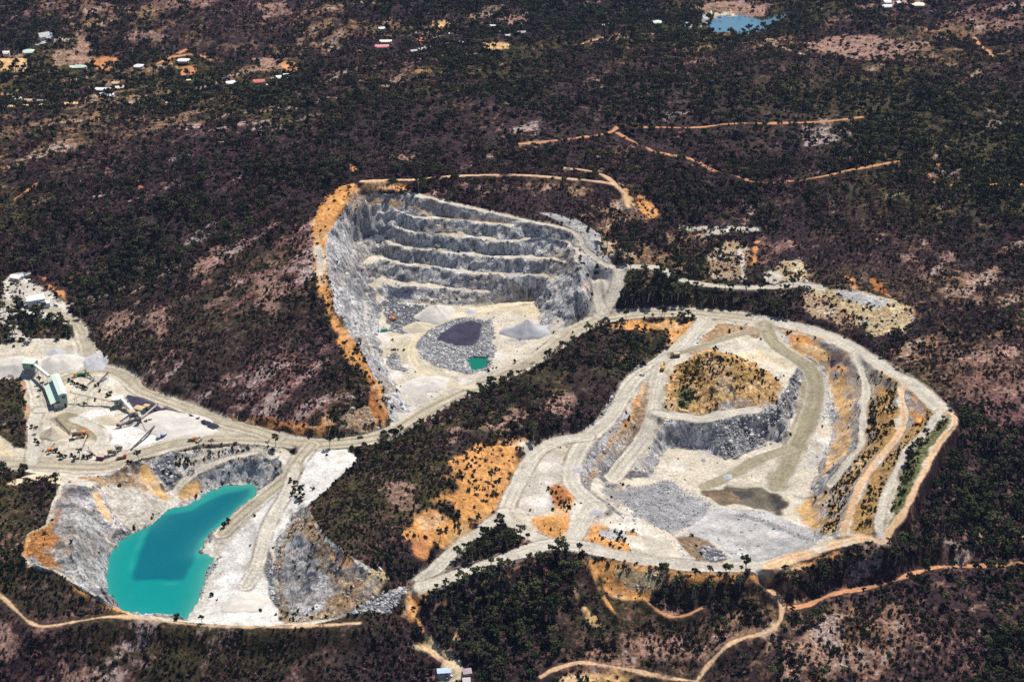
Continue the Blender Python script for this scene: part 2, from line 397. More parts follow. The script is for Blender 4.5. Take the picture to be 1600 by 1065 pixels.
def line_dist(w, x, y):
    """distance to polyline w (n x 3), height along it and the along-line position"""
    best = np.full(x.shape, 1e9)
    bz, bs = np.zeros(x.shape), np.zeros(x.shape)
    s0 = 0.0
    for p, q in zip(w[:-1], w[1:]):
        d = q[:2] - p[:2]
        L2 = float(d @ d)
        if L2 < 1e-9:
            continue
        t = np.clip(((x - p[0]) * d[0] + (y - p[1]) * d[1]) / L2, 0, 1)
        dd = np.hypot(x - p[0] - t * d[0], y - p[1] - t * d[1])
        m = dd < best
        best[m] = dd[m]
        bz[m] = (p[2] + t * (q[2] - p[2]))[m]
        bs[m] = (s0 + t * math.sqrt(L2))[m]
        s0 += math.sqrt(L2)
    return best, bz, bs


def crop_idx(x0, x1, y0, y1):
    return (slice(max(0, int((y0 - GY0) / GS)), min(gny, int((y1 - GY0) / GS) + 2)),
            slice(max(0, int((x0 - GX0) / GS)), min(gnx, int((x1 - GX0) / GS) + 2)))


GXX, GYY = np.meshgrid(gxs, gys)
# the worked ground keeps its sharp steps; the natural hills are rounded off
PITS = {
 "upper": "575 303, 645 303, 687 313, 762 331, 825 345, 862 350, 905 365, 915 390, 950 416, 968 420, 965 450, 935 485, 905 503, 880 528, 845 549, 800 577, 740 605, 700 625, 650 652, 612 668, 607 640, 600 607, 585 590, 572 562, 552 531, 535 501, 522 488, 515 441, 507 391, 510 366, 528 343, 545 316",
 "right": "1110 500, 1200 498, 1312 535, 1337 552, 1400 585, 1470 640, 1495 657, 1462 697, 1417 787, 1382 850, 1350 845, 1275 865, 1200 892, 1100 892, 1000 882, 900 862, 862 853, 800 830, 790 800, 800 765, 832 705, 862 688, 905 676, 945 645, 965 615, 985 588, 1025 558, 1075 520",
 "lake": "95 745, 160 746, 240 714, 300 702, 390 696, 440 699, 470 715, 500 700, 560 715, 530 745, 500 775, 480 790, 492 812, 508 838, 545 868, 600 895, 560 955, 480 978, 440 976, 380 979, 250 969, 205 960, 175 950, 117 913, 82 893, 40 888, 32 868, 42 835, 70 820, 76 798, 88 770",
}
work = np.zeros((gny, gnx))
for nm, txt in PITS.items():
    w = poly_world(Hg, txt)
    sl = crop_idx(w[:, 0].min() - 5, w[:, 0].max() + 5, w[:, 1].min() - 5, w[:, 1].max() + 5)
    work[sl][inside(w, GXX[sl], GYY[sl])] = 1.0
free = 1.0 - work
wk14 = gblur(free, 14.0)
Hn = gblur(Hg * free, 14.0) / np.maximum(wk14, 0.02)      # the hills round off without sagging into the pits
work = np.clip(np.maximum(gblur(work, 4.0) * 1.5, 1 - wk14 / 0.06), 0, 1)
Hs = gblur(Hg, 0.9)
# blasted faces are never straight: shift the worked steps to and fro
wob = work * 1.0
Hs = bilin(Hs, GXX + wob * (2.2 * fbm(GXX, GYY, 34, 3, 501) + 2.0 * fbm(GXX, GYY, 9, 2, 503)), GYY + wob * (2.6 * fbm(GXX, GYY, 30, 3, 502) + 2.6 * fbm(GXX, GYY, 8, 2, 504)))
Hg = Hs * work + Hn * (1 - work)
# natural relief: gullies and swells
relief = fbm(GXX, GYY, 170, 5, 3) * 6.0 + (ridged(GXX, GYY, 120, 4, 11) - 0.5) * 10.0 + (ridged(GXX, GYY, 42, 3, 15) - 0.5) * 3.2 + fbm(GXX, GYY, 16, 3, 21) * 0.8
far = sstep(1300, 2200, GYY)
Hg = Hg + relief * (1 - work) * (0.6 + 1.3 * far)
# roads are graded flat
for nm, (w, wid, kind) in road_world.items():
    h = wid / 2
    shoulder = {"low_rim": 20.0, "low_rim_b": 18.0, "lake_track": 14.0, "creek_a": 10.0, "creek_b": 9.0, "main": 8.0}.get(nm, 7.0 if kind in ("haul", "olive", "pale") else 5.0)
    sl = crop_idx(w[:, 0].min() - h - shoulder, w[:, 0].max() + h + shoulder, w[:, 1].min() - h - shoulder, w[:, 1].max() + h + shoulder)
    d, z, _ = line_dist(w, GXX[sl], GYY[sl])
    k = 1 - sstep(h * 0.9, h + shoulder, d)
    Hg[sl] = Hg[sl] * (1 - k) + z * k
    if kind in ("haul", "pale"):       # windrows of earth along the edges
        bk = np.exp(-((d - h - 0.6) / 1.1) ** 2) * (0.55 + 0.6 * fbm(GXX[sl], GYY[sl], 12, 2, 511))
        Hg[sl] = Hg[sl] + 0.9 * np.clip(bk, 0, 1)
for nm, (w, wid, kind) in road_world.items():
    h = wid / 2
    sl = crop_idx(w[:, 0].min() - h, w[:, 0].max() + h, w[:, 1].min() - h, w[:, 1].max() + h)
    d, z, _ = line_dist(w, GXX[sl], GYY[sl])
    k = 1 - sstep(h * 0.7, h * 0.95, d)
    Hg[sl] = Hg[sl] * (1 - k) + z * k
# lakes are below their water level, the shore is not
LAKE_Z, POND_Z, DAM_Z = -20.0, -1.6, 14.0
LAKE = "400 764, 390 758, 350 760, 325 769, 310 782, 290 792, 265 797, 240 820, 207 835, 185 848, 170 873, 167 903, 172 936, 190 958, 215 968, 250 976, 287 974, 300 951, 312 930, 320 893, 332 873, 312 863, 322 843, 345 823, 375 798, 397 775"
POND = "727 562, 737 559, 762 559, 764 566, 757 577, 742 580, 735 578, 736 570"
DAM = "1105 47, 1110 39, 1115 29, 1150 26, 1180 29, 1190 33, 1212 27, 1236 21, 1240 25, 1222 36, 1200 46, 1180 52, 1150 56, 1112 55"


def flat_poly(txt, z):
    a = P(txt)
    a = densify(np.vstack([a, a[:1]]), 6.0)[:-1]
    x, y = unproj(a[:, 0], a[:, 1], z)
    return np.c_[x, y]


for txt, z, dep, soft in ((LAKE, LAKE_Z, 6.0, 5.0), (POND, POND_Z, 2.5, 2.0), (DAM, DAM_Z, 5.0, 9.0)):
    w = flat_poly(txt, z)
    sl = crop_idx(w[:, 0].min() - 30, w[:, 0].max() + 30, w[:, 1].min() - 30, w[:, 1].max() + 30)
    ins = inside(w, GXX[sl], GYY[sl])
    closed = np.vstack([w, w[:1]])
    d, _, _ = line_dist(np.c_[closed, np.zeros(len(closed))], GXX[sl], GYY[sl])
    sd = np.where(ins, -d, d)
    k = sstep(soft, -soft * 0.6, sd)
    low = np.minimum(Hg[sl], z - dep)
    up = np.maximum(Hg[sl], z + 0.3)
    Hg[sl] = np.where(sd < 0, np.minimum(Hg[sl] * (1 - k) + low * k, z - 0.25), np.where(sd < 5, up, Hg[sl]))


def ground(px, py):
    """the point of the land at the traced place (px, py)"""
    x, y = raycast(Hg, px, py)
    z = bilin(Hg, x, y)
    return float(x[0]), float(y[0]), float(z[0])


def zat(x, y):
    return float(bilin(Hg, x, y))
# ------------------------------------------------------------------ ground cover: colour, roughness, how many trees and shrubs grow
PAL = {
 "gravel": (0.53, 0.475, 0.39), "white": (0.62, 0.60, 0.575), "haul": (0.41, 0.365, 0.285), "rock": (0.50, 0.495, 0.505), "orange": (0.62, 0.305, 0.105), "tan": (0.64, 0.41, 0.19),
 "olive": (0.30, 0.265, 0.185), "dirt": (0.52, 0.235, 0.105), "rust": (0.36, 0.13, 0.045), "dark": (0.050, 0.046, 0.075), "grass": (0.33, 0.205, 0.155),
 "grey": (0.40, 0.39, 0.39), "rubble": (0.20, 0.205, 0.23), "spoil": (0.52, 0.43, 0.26), "brown": (0.20, 0.14, 0.095), "cream": (0.62, 0.51, 0.35),  # rubble ground darkened to paint in shade between the stones
 "wet": (0.13, 0.115, 0.085), "bush": (0.032, 0.025, 0.026), "pink": (0.30, 0.185, 0.15), "green": (0.10, 0.105, 0.045), "scree": (0.11, 0.115, 0.14),
 "brownrock": (0.36, 0.26, 0.17), "pale": (0.50, 0.455, 0.40), "redrock": (0.42, 0.19, 0.07), "ochre": (0.40, 0.25, 0.10), "fines": (0.30, 0.30, 0.315), "shade_bluerock": (0.085, 0.095, 0.135), "black": (0.06, 0.055, 0.05),  # dark blue entry: rock, with the walls' shade painted into the tone
}
# polygon | colour | rockiness | trees | shrubs | edge wobble in metres
ZONES = """
0 533, 40 535, 100 530, 150 533, 160 558, 172 575, 205 585, 214 606, 262 624, 310 640, 362 660, 420 673, 480 684, 480 700, 330 694, 270 702, 220 716, 190 738, 165 746, 100 748, 60 740, 30 735, -60 740, -60 533|gravel|.15|0|.02|2
-80 596, 0 592, 32 591, 40 627, 43 662, 46 705, 15 692, 0 682, -80 690|bush|.2|.9|1|3
32 596, 40 600, 46 660, 44 664, 40 640|dirt|.2|.1|.4|1
-60 684, 0 682, 37 715, 42 728, 0 718, -60 716|cream|.1|0|0|2
-60 500, 0 480, 60 478, 112 492, 132 515, 128 534, 60 536, 0 533, -60 533|pale|.15|.25|.5|3
28 488, 60 492, 95 503, 118 508, 119 524, 90 531, 45 529, 25 515|bush|.2|1.6|1|2
-30 520, 10 508, 16 520, 0 540, -30 545|bush|.2|1.2|1|2
0 440, 20 425, 45 425, 60 445, 90 462, 112 478, 108 492, 60 484, 0 480|pale|.1|.1|.4|3
200 616, 235 622, 258 642, 245 652, 222 650, 205 634, 195 622|dark|.1|0|0|1.5
240 640, 262 632, 290 646, 282 656, 262 652|dark|.1|0|0|1.5
70 655, 110 640, 130 650, 165 668, 160 690, 120 690, 100 676|olive|.1|0|0|4
170 655, 215 640, 250 660, 340 670, 330 684, 240 700, 190 705, 165 690|white|.1|0|0|3
110 655, 150 640, 180 640, 190 660, 150 664|white|.1|0|0|3
345 645, 400 650, 440 655, 490 655, 512 640, 525 655, 530 676, 500 686, 440 680, 380 668|redrock|.8|.15|.6|4
530 640, 575 630, 606 655, 606 668, 560 676, 530 676|brownrock|.8|.1|.3|3
645 285, 600 281, 570 282, 530 290, 507 306, 491 328, 485 350, 487 378, 484 398, 490 428, 496 466, 501 491, 514 511, 526 537, 530 560, 545 570, 560 577, 575 592, 577 620, 573 634, 580 652, 600 668, 610 655, 607 632, 602 607, 588 590, 574 562, 556 531, 537 501, 524 488, 517 441, 509 391, 526 366, 532 343, 547 316, 575 303, 646 304|orange|.25|.01|.24|3
486 385, 500 380, 508 400, 508 430, 494 430|gravel|.2|0|.1|2
572 592, 585 590, 603 640, 604 664, 585 655, 575 635|rust|.6|0|.25|2
PIT upper|auto|.55|0|.03|1
545 300, 580 300, 640 305, 690 318, 735 330, 740 345, 690 342, 620 328, 590 318, 570 345, 548 350, 535 360|brownrock|.6|0|.08|2
660 300, 690 316, 740 330, 800 342, 830 350, 800 350, 740 346, 690 340, 660 325|brown|.4|0|.3|2
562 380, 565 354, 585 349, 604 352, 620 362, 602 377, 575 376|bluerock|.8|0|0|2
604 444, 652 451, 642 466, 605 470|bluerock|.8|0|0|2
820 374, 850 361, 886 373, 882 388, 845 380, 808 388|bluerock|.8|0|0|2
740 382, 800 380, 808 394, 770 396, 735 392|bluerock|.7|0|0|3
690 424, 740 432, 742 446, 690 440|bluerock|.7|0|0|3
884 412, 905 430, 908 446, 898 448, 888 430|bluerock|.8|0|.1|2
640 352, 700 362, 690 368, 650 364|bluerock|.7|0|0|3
600 470, 640 476, 670 478, 660 500, 640 520, 605 520, 598 495|scree|.6|0|0|5
648 545, 652 526, 672 508, 702 497, 737 495, 768 504, 778 520, 770 540, 775 556, 766 578, 740 583, 700 579, 662 565|rubble|.6|0|0|4
680 531, 687 521, 712 506, 737 500, 755 506, 752 524, 746 536, 737 541, 712 540, 695 535|dark|.1|0|0|1
700 482, 760 466, 840 470, 845 495, 790 490, 750 488, 715 495|cream|.15|0|0|2
600 556, 615 552, 640 575, 630 582, 610 575|rubble|.6|0|0|4
840 330, 900 340, 940 365, 950 390, 935 400, 912 385, 905 364, 880 352|grey|.6|.05|.2|2
900 395, 950 400, 965 418, 950 425, 932 440, 915 470, 908 440|grey|.5|.1|.3|2
910 436, 924 436, 922 460, 912 470|tan|.4|.1|.4|1
930 420, 968 420, 968 450, 945 490, 905 504, 925 470|pale|.2|.05|.15|2
PIT right|auto|.35|0|.05|1
1075 500, 1100 498, 1095 520, 1060 545, 1035 540, 1035 520, 960 522, 930 520, 950 508, 980 498, 1025 494|orange|.2|.05|.2|4
1000 500, 1060 500, 1085 510, 1050 520, 1010 512|tan|.2|0|.1|3
905 520, 940 512, 1000 516, 1035 530, 1030 545, 1015 560, 985 582, 960 615, 945 640, 915 655, 860 660, 700 700, 640 690, 700 640, 760 612, 810 590, 860 568|bush|.2|.75|.8|3
1120 505, 1200 508, 1195 525, 1150 530, 1110 545, 1080 555, 1060 560, 1090 535|brownrock|.25|0|.2|2
1038 642, 1035 600, 1048 575, 1075 553, 1110 542, 1142 552, 1175 564, 1200 578, 1222 600, 1218 625, 1200 637, 1140 641, 1100 647, 1065 647|tan|1|.02|.5|3
1060 565, 1110 548, 1150 560, 1190 580, 1200 600, 1150 612, 1080 606, 1055 590|ochre|1|.02|1.4|4
1058 605, 1080 600, 1088 625, 1070 640, 1055 635|green|.3|.1|3|2
1100 540, 1150 520, 1200 530, 1250 565, 1245 580, 1215 580, 1180 564, 1140 552|gravel|.2|0|.05|3
1020 587, 1000 597, 992 614, 985 649, 955 672, 938 694, 920 719, 914 757, 925 764, 938 737, 978 702, 1002 680, 1013 655, 1020 619|brownrock|.7|0|.1|1.5
1010 592, 1000 600, 990 630, 980 655, 955 672, 965 676, 990 655, 1004 625|orange|.5|0|.3|1
1215 512, 1262 522, 1310 545, 1336 560, 1336 580, 1300 560, 1255 548, 1225 530|orange|.3|.02|.5|3
1252 780, 1300 757, 1292 790, 1283 836, 1268 832, 1240 800|tan|.4|0|.2|2
1195 500, 1270 512, 1320 530, 1400 575, 1480 635, 1492 648, 1484 652, 1440 625, 1400 600, 1340 565, 1290 535, 1200 512|tan|.25|.03|.5|3
960 612, 985 580, 1010 560, 1000 580, 985 605, 965 640, 945 662, 925 672, 940 648|rubble|.5|.02|.3|1.5
1140 552, 1190 545, 1225 560, 1240 575, 1215 580, 1180 566|cream|.15|.0|.05|3
1250 590, 1268 585, 1262 640, 1240 690, 1225 720, 1215 700, 1235 650|olive|.2|0|.02|4
1112 662, 1162 647, 1200 643, 1210 660, 1200 676, 1182 699, 1135 721, 1115 694|rubble|.8|0|0|3
1195 650, 1220 620, 1236 590, 1248 578, 1252 600, 1236 635, 1212 665|scree|.8|0|0|3
935 765, 1012 755, 1050 750, 1112 790, 1105 815, 1050 835, 1012 820, 985 798|fines|.5|0|0|6
1082 766, 1137 752, 1170 758, 1215 764, 1240 790, 1225 808, 1190 800, 1150 790, 1120 792|wet|.3|0|0|4
1110 790, 1200 800, 1280 830, 1280 852, 1220 880, 1150 880, 1120 850, 1060 838|grey|.1|0|0|2
1088 772, 1130 758, 1170 766, 1160 782, 1120 786|brown|.3|0|0|4
1140 762, 1180 768, 1176 782, 1150 780|black|.3|0|0|4
1200 765, 1225 770, 1240 792, 1222 806, 1200 798|black|.3|0|0|5
1135 804, 1165 801, 1200 813, 1240 829, 1278 841, 1276 847, 1238 836, 1198 820, 1163 808|fines|.5|0|0|1
1052 838, 1078 834, 1110 845, 1130 862, 1142 878, 1110 880, 1085 876, 1068 858|brown|.5|0|.2|2
1090 855, 1112 850, 1140 872, 1120 878, 1098 872|scree|.6|0|0|1.5
1225 535, 1300 535, 1332 552, 1342 582, 1349 607, 1344 637, 1340 682, 1318 717, 1285 745, 1252 780, 1240 800, 1262 775, 1282 740, 1300 682, 1303 640, 1295 605, 1285 580, 1262 560|tan|.3|0|.06|2
1285 535, 1325 548, 1336 575, 1320 598, 1300 600, 1290 575|orange|.35|0|.7|2
1340 560, 1350 582, 1358 607, 1354 640, 1352 680, 1334 716, 1300 757, 1285 800, 1280 835, 1318 836, 1332 792, 1357 737, 1398 687, 1410 655, 1405 614, 1400 590|ochre|.35|.02|3.0|2
1352 575, 1400 590, 1405 620, 1405 670, 1375 700, 1356 690, 1358 640, 1362 610|ochre|.35|.04|2.6|3
1418 604, 1466 642, 1450 664, 1420 700, 1395 750, 1376 806, 1372 840, 1322 835, 1335 792, 1360 740, 1402 690, 1415 655|ochre|.35|.02|3|2
1460 655, 1490 650, 1478 680, 1455 705, 1420 790, 1385 840, 1395 760, 1420 705|green|.2|.35|2.2|3
1418 604, 1440 616, 1452 640, 1440 668, 1420 660|orange|.35|0|1|2
700 797, 660 782, 690 768, 720 738, 748 714, 800 688, 838 684, 836 706, 814 740, 800 768, 788 804, 750 830, 690 862, 650 872, 628 850, 634 812, 650 798|orange|.3|.05|.35|6
730 800, 780 790, 780 806, 740 826, 700 850, 690 830|tan|.2|0|.3|4
630 835, 660 826, 680 850, 660 872, 640 872|dirt|.4|.1|.3|3
812 690, 860 690, 890 720, 890 756, 875 762, 860 800, 830 800, 806 790, 806 765, 820 735|pale|.1|0|.04|3
872 752, 892 760, 908 790, 900 812, 886 842, 862 843, 826 828, 826 808, 858 796|orange|.3|0|.35|3
856 762, 872 752, 890 770, 902 795, 880 800, 860 790|rust|.4|0|1.2|2
918 815, 945 818, 978 828, 1040 845, 1000 862, 985 862, 950 856, 912 853|orange|.3|0|.35|3
930 828, 960 822, 985 832, 975 845, 945 842|grey|.3|0|.4|2
975 835, 1040 838, 1070 872, 1040 878, 990 868|gravel|.1|0|0|2
900 866, 975 874, 1075 889, 1200 892, 1290 866, 1340 852, 1300 880, 1200 912, 1130 916, 1062 916, 1037 930, 1012 945, 960 940, 920 906|orange|.25|.06|.3|3
952 882, 1010 884, 1080 905, 1060 925, 1030 940, 960 915|spoil|.3|.1|2.4|4
695 890, 760 850, 812 836, 830 850, 760 876|bush|.2|.8|1|2
PIT lake|auto|.7|0|.05|1
20 748, 60 738, 96 744, 92 756, 60 752, 30 758, 5 756|cream|.1|0|.1|2
96 752, 118 756, 140 760, 150 790, 165 815, 185 830, 188 850, 172 873, 168 903, 174 938, 150 936, 118 911, 84 891, 44 886, 36 868, 46 838, 72 822, 80 798, 90 772|rockface|.9|.01|.06|2
80 792, 92 775, 98 795, 92 830, 88 860, 104 892, 70 892, 36 872, 44 836, 68 822|redrock|.8|.02|.3|4
32 868, 42 835, 70 820, 76 798, 82 800, 76 826, 50 840, 42 866, 52 886, 118 910, 152 936, 205 957, 200 962, 148 942, 112 918, 80 897, 38 890|orange|.3|.05|.4|2
110 742, 165 744, 200 728, 215 735, 235 770, 265 797, 240 820, 207 835, 180 800, 150 760|brownrock|.35|0|.1|3
150 760, 180 752, 215 755, 262 797, 240 822, 208 836, 185 812|pale|.45|0|.15|3
217 727, 230 722, 252 749, 264 782, 248 784, 216 750|tan|.2|0|.05|1.5
137 762, 155 769, 174 797, 180 825, 160 812, 150 795|tan|.2|0|.05|1.5
238 722, 262 716, 280 749, 268 770, 250 748|scree|.5|0|.1|2
262 712, 320 702, 392 698, 440 702, 430 716, 390 712, 340 720, 300 742, 282 748|pale|.5|.03|1.6|3
290 755, 318 738, 352 722, 390 714, 430 722, 440 738, 400 762, 350 758, 325 768, 310 780, 292 790, 275 790|grey|.7|.02|.7|3
285 752, 305 745, 320 752, 318 765, 300 778, 280 785, 272 770|tan|.3|0|.3|2
402 764, 440 744, 470 716, 500 700, 542 700, 562 718, 530 745, 500 775, 480 790, 460 800, 445 830, 430 850, 426 880, 430 930, 442 972, 380 980, 300 974, 287 966, 314 930, 322 893, 334 873, 314 863, 347 823, 377 798, 398 776|white|.15|0|.02|2
400 785, 375 800, 345 826, 330 850, 335 872, 322 893, 314 930, 325 900, 345 870, 360 850, 392 815, 415 790|pale|.35|0|.05|2
418 850, 428 872, 428 905, 438 940, 432 952, 420 930, 412 890|scree|.4|0|0|1.5
322 893, 334 876, 345 868, 340 882, 325 905, 314 935, 308 945|scree|.5|0|0|1.5
450 730, 465 725, 470 760, 478 785, 462 790, 452 765|pale|.3|.1|1.2|2
446 828, 482 796, 494 812, 510 838, 528 857, 546 868, 560 885, 600 895, 616 905, 600 925, 560 955, 520 966, 470 976, 440 976, 430 930, 425 880|brownrock|.9|.02|.25|2
482 800, 492 812, 506 838, 527 858, 545 870, 560 886, 575 890, 560 905, 530 890, 505 860, 488 830|orange|.5|.05|.4|2
560 888, 600 890, 612 905, 590 922, 565 915|spoil|.4|.05|.3|2
446 850, 470 830, 490 850, 515 890, 540 920, 500 955, 460 968, 438 950, 432 900|rockface|.9|0|.2|3
545 956, 600 925, 640 910, 628 938, 606 962, 585 960|rubble|.5|0|0|1.5
605 963, 630 945, 645 915, 672 920, 660 953, 648 980, 618 975|orange|.3|.05|.3|3
665 945, 690 932, 730 916, 788 896, 790 904, 735 926, 692 946, 676 972|orange|.2|.02|.2|2
700 985, 722 985, 724 1005, 705 1012|rust|.3|.2|.5|3
632 1000, 672 985, 690 1000, 712 1018, 725 1032, 700 1040, 680 1026, 655 1016|spoil|.2|.2|.6|4
690 1030, 722 1026, 724 1060, 690 1075, 678 1060|cream|.1|.03|.2|2
620 1075, 690 1066, 730 1080|green|.1|.2|.5|3
890 890, 900 915, 915 945, 945 975, 935 985, 912 965, 900 940, 885 905|tan|.3|.03|.2|2
1265 440, 1300 449, 1350 455, 1400 467, 1432 484, 1428 505, 1410 522, 1360 530, 1345 515, 1300 500, 1258 470|spoil|.5|0|.5|3
1295 452, 1345 456, 1392 470, 1375 484, 1330 470|grey|.4|0|.1|2
1250 450, 1300 470, 1340 500, 1350 515, 1300 512, 1262 495, 1250 470|brownrock|.4|.3|1.2|3
1205 425, 1220 408, 1250 402, 1268 430, 1250 440, 1200 440|spoil|.3|.05|2|3
1192 424, 1206 420, 1228 436, 1210 446, 1194 440|pale|.2|0|.2|2
1050 346, 1090 352, 1190 352, 1194 362, 1120 366, 1060 360|pale|.3|.1|.6|3
1095 395, 1160 370, 1182 400, 1165 440, 1110 436|brownrock|.5|.35|.8|4
1152 388, 1164 388, 1166 440, 1156 444|pale|.2|.05|.3|1.5
1176 378, 1188 376, 1184 410, 1176 420, 1170 415|dirt|.2|.05|.2|1
985 300, 1012 305, 1035 335, 1010 345, 1000 330|orange|.3|.15|.4|3
968 290, 985 296, 992 322, 980 330, 974 310|tan|.3|.05|.3|2
935 370, 985 385, 1000 410, 960 412, 935 395|brownrock|.3|.4|1|3
1316 428, 1336 436, 1345 455, 1330 450|dirt|.2|.1|.3|2
1358 430, 1375 440, 1402 468, 1380 462, 1360 448|rust|.2|.2|.4|2
92 45, 115 32, 118 50, 135 55, 138 68, 150 82, 148 100, 82 104, 82 75, 112 70, 124 62, 117 50|grass|.1|.02|.02|4
-20 90, 44 91, 42 112, -20 113|tan|.1|.02|.05|2
18 84, 40 82, 42 90, 12 90|grass|.1|.05|.05|3
142 90, 182 84, 186 100, 172 110, 148 110|dirt|.1|.01|.03|2
72 56, 100 58, 112 63, 98 66, 60 72, 56 68|pale|.1|.2|.2|3
200 45, 240 50, 275 62, 268 70, 220 68, 190 60|pink|.2|.3|.5|5
280 104, 308 102, 306 118, 282 118|dirt|.1|.03|.1|2
260 98, 275 102, 290 108, 280 112, 262 104|tan|.1|.03|.1|2
392 90, 440 90, 446 112, 396 112|grass|.1|.1|.3|3
436 92, 464 97, 464 112, 442 110|dirt|.1|.02|.1|2
400 5, 450 0, 450 20, 410 32|pink|.2|.3|.5|5
610 118, 640 112, 636 132, 595 138|pink|.2|.25|.5|4
630 108, 690 108, 700 114, 640 118|tan|.2|.3|.5|3
670 33, 716 32, 714 42, 674 43|tan|.1|.02|.1|2
755 65, 798 69, 798 79, 754 77|tan|.1|.02|.1|2
800 18, 830 20, 825 45, 790 50, 770 30|pink|.1|.4|.5|5
900 66, 970 52, 985 60, 920 72|pink|.1|.2|.3|4
905 118, 950 120, 940 138, 910 140|pink|.1|.3|.5|4
1072 14, 1125 1, 1196 8, 1196 26, 1164 27, 1115 28, 1098 22|grass|.1|.06|.1|3
1112 20, 1138 18, 1160 26, 1115 30|cream|.1|0|0|2
1098 22, 1112 20, 1106 42, 1094 42|grey|.2|.05|.3|2
1063 40, 1080 32, 1084 46, 1068 46|pale|.1|.05|.2|2
1250 66, 1330 52, 1420 60, 1440 80, 1400 96, 1330 92, 1270 90|pink|.1|.15|.4|7
1500 548, 1600 535, 1600 560, 1520 575, 1470 570|pink|.2|.25|.7|7
1540 605, 1600 590, 1600 640, 1545 628|pink|.25|.15|.5|6
1405 395, 1440 400, 1430 412, 1400 410|pink|.4|.2|.4|4
1470 390, 1505 398, 1495 410, 1465 408|pink|.4|.2|.4|4
1505 425, 1530 430, 1545 480, 1520 480|pink|.4|.2|.4|5
1430 550, 1480 540, 1475 575, 1440 570|bush|.3|.7|1|3
1440 960, 1470 975, 1450 1010, 1425 1020|pink|.4|.2|.6|5
1250 980, 1310 1010, 1330 1065, 1200 1065, 1210 1010|grass|.2|.3|1|7
740 655, 800 635, 850 640, 830 665, 760 690, 730 690|pink|.3|.25|.6|6
850 600, 900 610, 900 640, 860 655, 840 630|pink|.3|.25|.6|6
700 670, 730 660, 720 700, 690 705|pink|.3|.2|.6|5
580 740, 660 730, 650 770, 590 790|pink|.2|.4|.8|8
190 574, 210 584, 262 621, 300 634, 348 644, 346 654, 300 644, 255 629, 205 598|redrock|.6|.05|.5|3
1205 900, 1240 888, 1285 876, 1330 860, 1388 857, 1420 828, 1455 838, 1405 905, 1300 920, 1220 930|bush|.2|1|1|4
1215 893, 1290 868, 1350 852, 1352 858, 1290 882, 1225 905|orange|.3|.1|.3|3
690 720, 740 690, 790 690, 800 700, 760 720, 720 750, 690 765|orange|.3|.1|.5|5
640 945, 700 928, 790 898, 840 880, 850 890, 800 908, 720 935, 650 960|orange|.3|.05|.3|4
600 770, 640 760, 660 790, 630 800|pink|.3|.2|.6|5
0 965, 40 990, 60 1010, 20 1030, -40 1000|pink|.2|.2|.8|6
100 1040, 150 1050, 160 1070, 90 1075|pink|.2|.2|.8|5
920 1040, 990 1046, 1000 1070, 870 1070, 860 1055|tan|.3|.15|.9|4
970 1000, 1050 985, 1160 990, 1130 1010, 1040 1030, 960 1030|pink|.3|.3|1|6
160 500, 215 470, 220 500, 180 540, 155 545|pink|.4|.08|.7|5
235 475, 270 470, 265 520, 240 540, 225 510|pink|.4|.12|.8|5
300 400, 345 380, 380 372, 350 400, 320 440, 290 440|pink|.4|.12|.8|6
380 410, 430 400, 450 440, 430 500, 400 480|pink|.4|.12|.8|6
320 470, 365 440, 360 470, 330 495|pink|.4|.12|.8|5
60 430, 82 430, 78 445, 100 455, 108 475, 92 465, 72 450|dirt|.2|.03|.1|2
195 270, 225 285, 222 298, 200 285|dirt|.2|.1|.2|3
15 312, 62 282, 64 288, 20 318|dirt|.2|.1|.2|2
540 255, 565 262, 560 272, 545 268|dirt|.2|.05|.2|2
570 238, 660 240, 650 250, 575 248|pink|.2|.3|.4|5
"""
# ------------------------------------------------------------------ the land as a mesh
def zc0(Y):
    return Y * CP + 560 * SP


rows = [300.0, 420.0, 500.0, 560.0]
y = 590.0
while y < 2720:
    rows.append(y)
    y += 0.92 + 4.0 * max(0.0, (y - 1420) / 1300.0)
st = 8.0
while y < 14000:
    rows.append(y)
    st *= 1.22
    y += st
RY = np.array(rows)
sc_ = np.concatenate([[-3.2, -2.4, -1.8, -1.4, -1.1, -0.9, -0.76, -0.66, -0.59, -0.55, -0.525], np.linspace(-0.51, 0.51, 1160), [0.525, 0.55, 0.59, 0.66, 0.76, 0.9, 1.1, 1.4, 1.8, 2.4, 3.2]])
NR, NC = len(RY), len(sc_)
VX = (sc_[None, :] * zc0(RY)[:, None]).ravel()
VY = np.repeat(RY, NC)
# inside the surveyed grid: the height grid; beyond it the hills roll on
inx = sstep(0, 120, np.minimum(np.minimum(VX - GX0, GX1 - VX), np.minimum(VY - GY0, GY1 - VY)))
VZ = bilin(Hg, VX, VY) * inx + (1 - inx) * (30 + 40 * fbm(VX, VY, 900, 3, 40) + 0.012 * np.clip(VY - 2600, 0, None) - 60 * sstep(700, 300, VY))
work_v = bilin(work, VX, VY)
NV = len(VX)

C = np.zeros((NV, 3))
RK, TV, SV, RB = np.zeros(NV), np.ones(NV), np.ones(NV), np.zeros(NV)
# slope of the smooth land, for rock against gravel
gy_, gx_ = np.gradient(Hg, GS)
slope_v = bilin(np.hypot(gx_, gy_), VX, VY)
def along(x, y, k=0.42):
    """stretched coordinates: outcrops and grass run with the hill's strike"""
    return (x * 0.75 + y * 0.66) * k, (-x * 0.66 + y * 0.75)


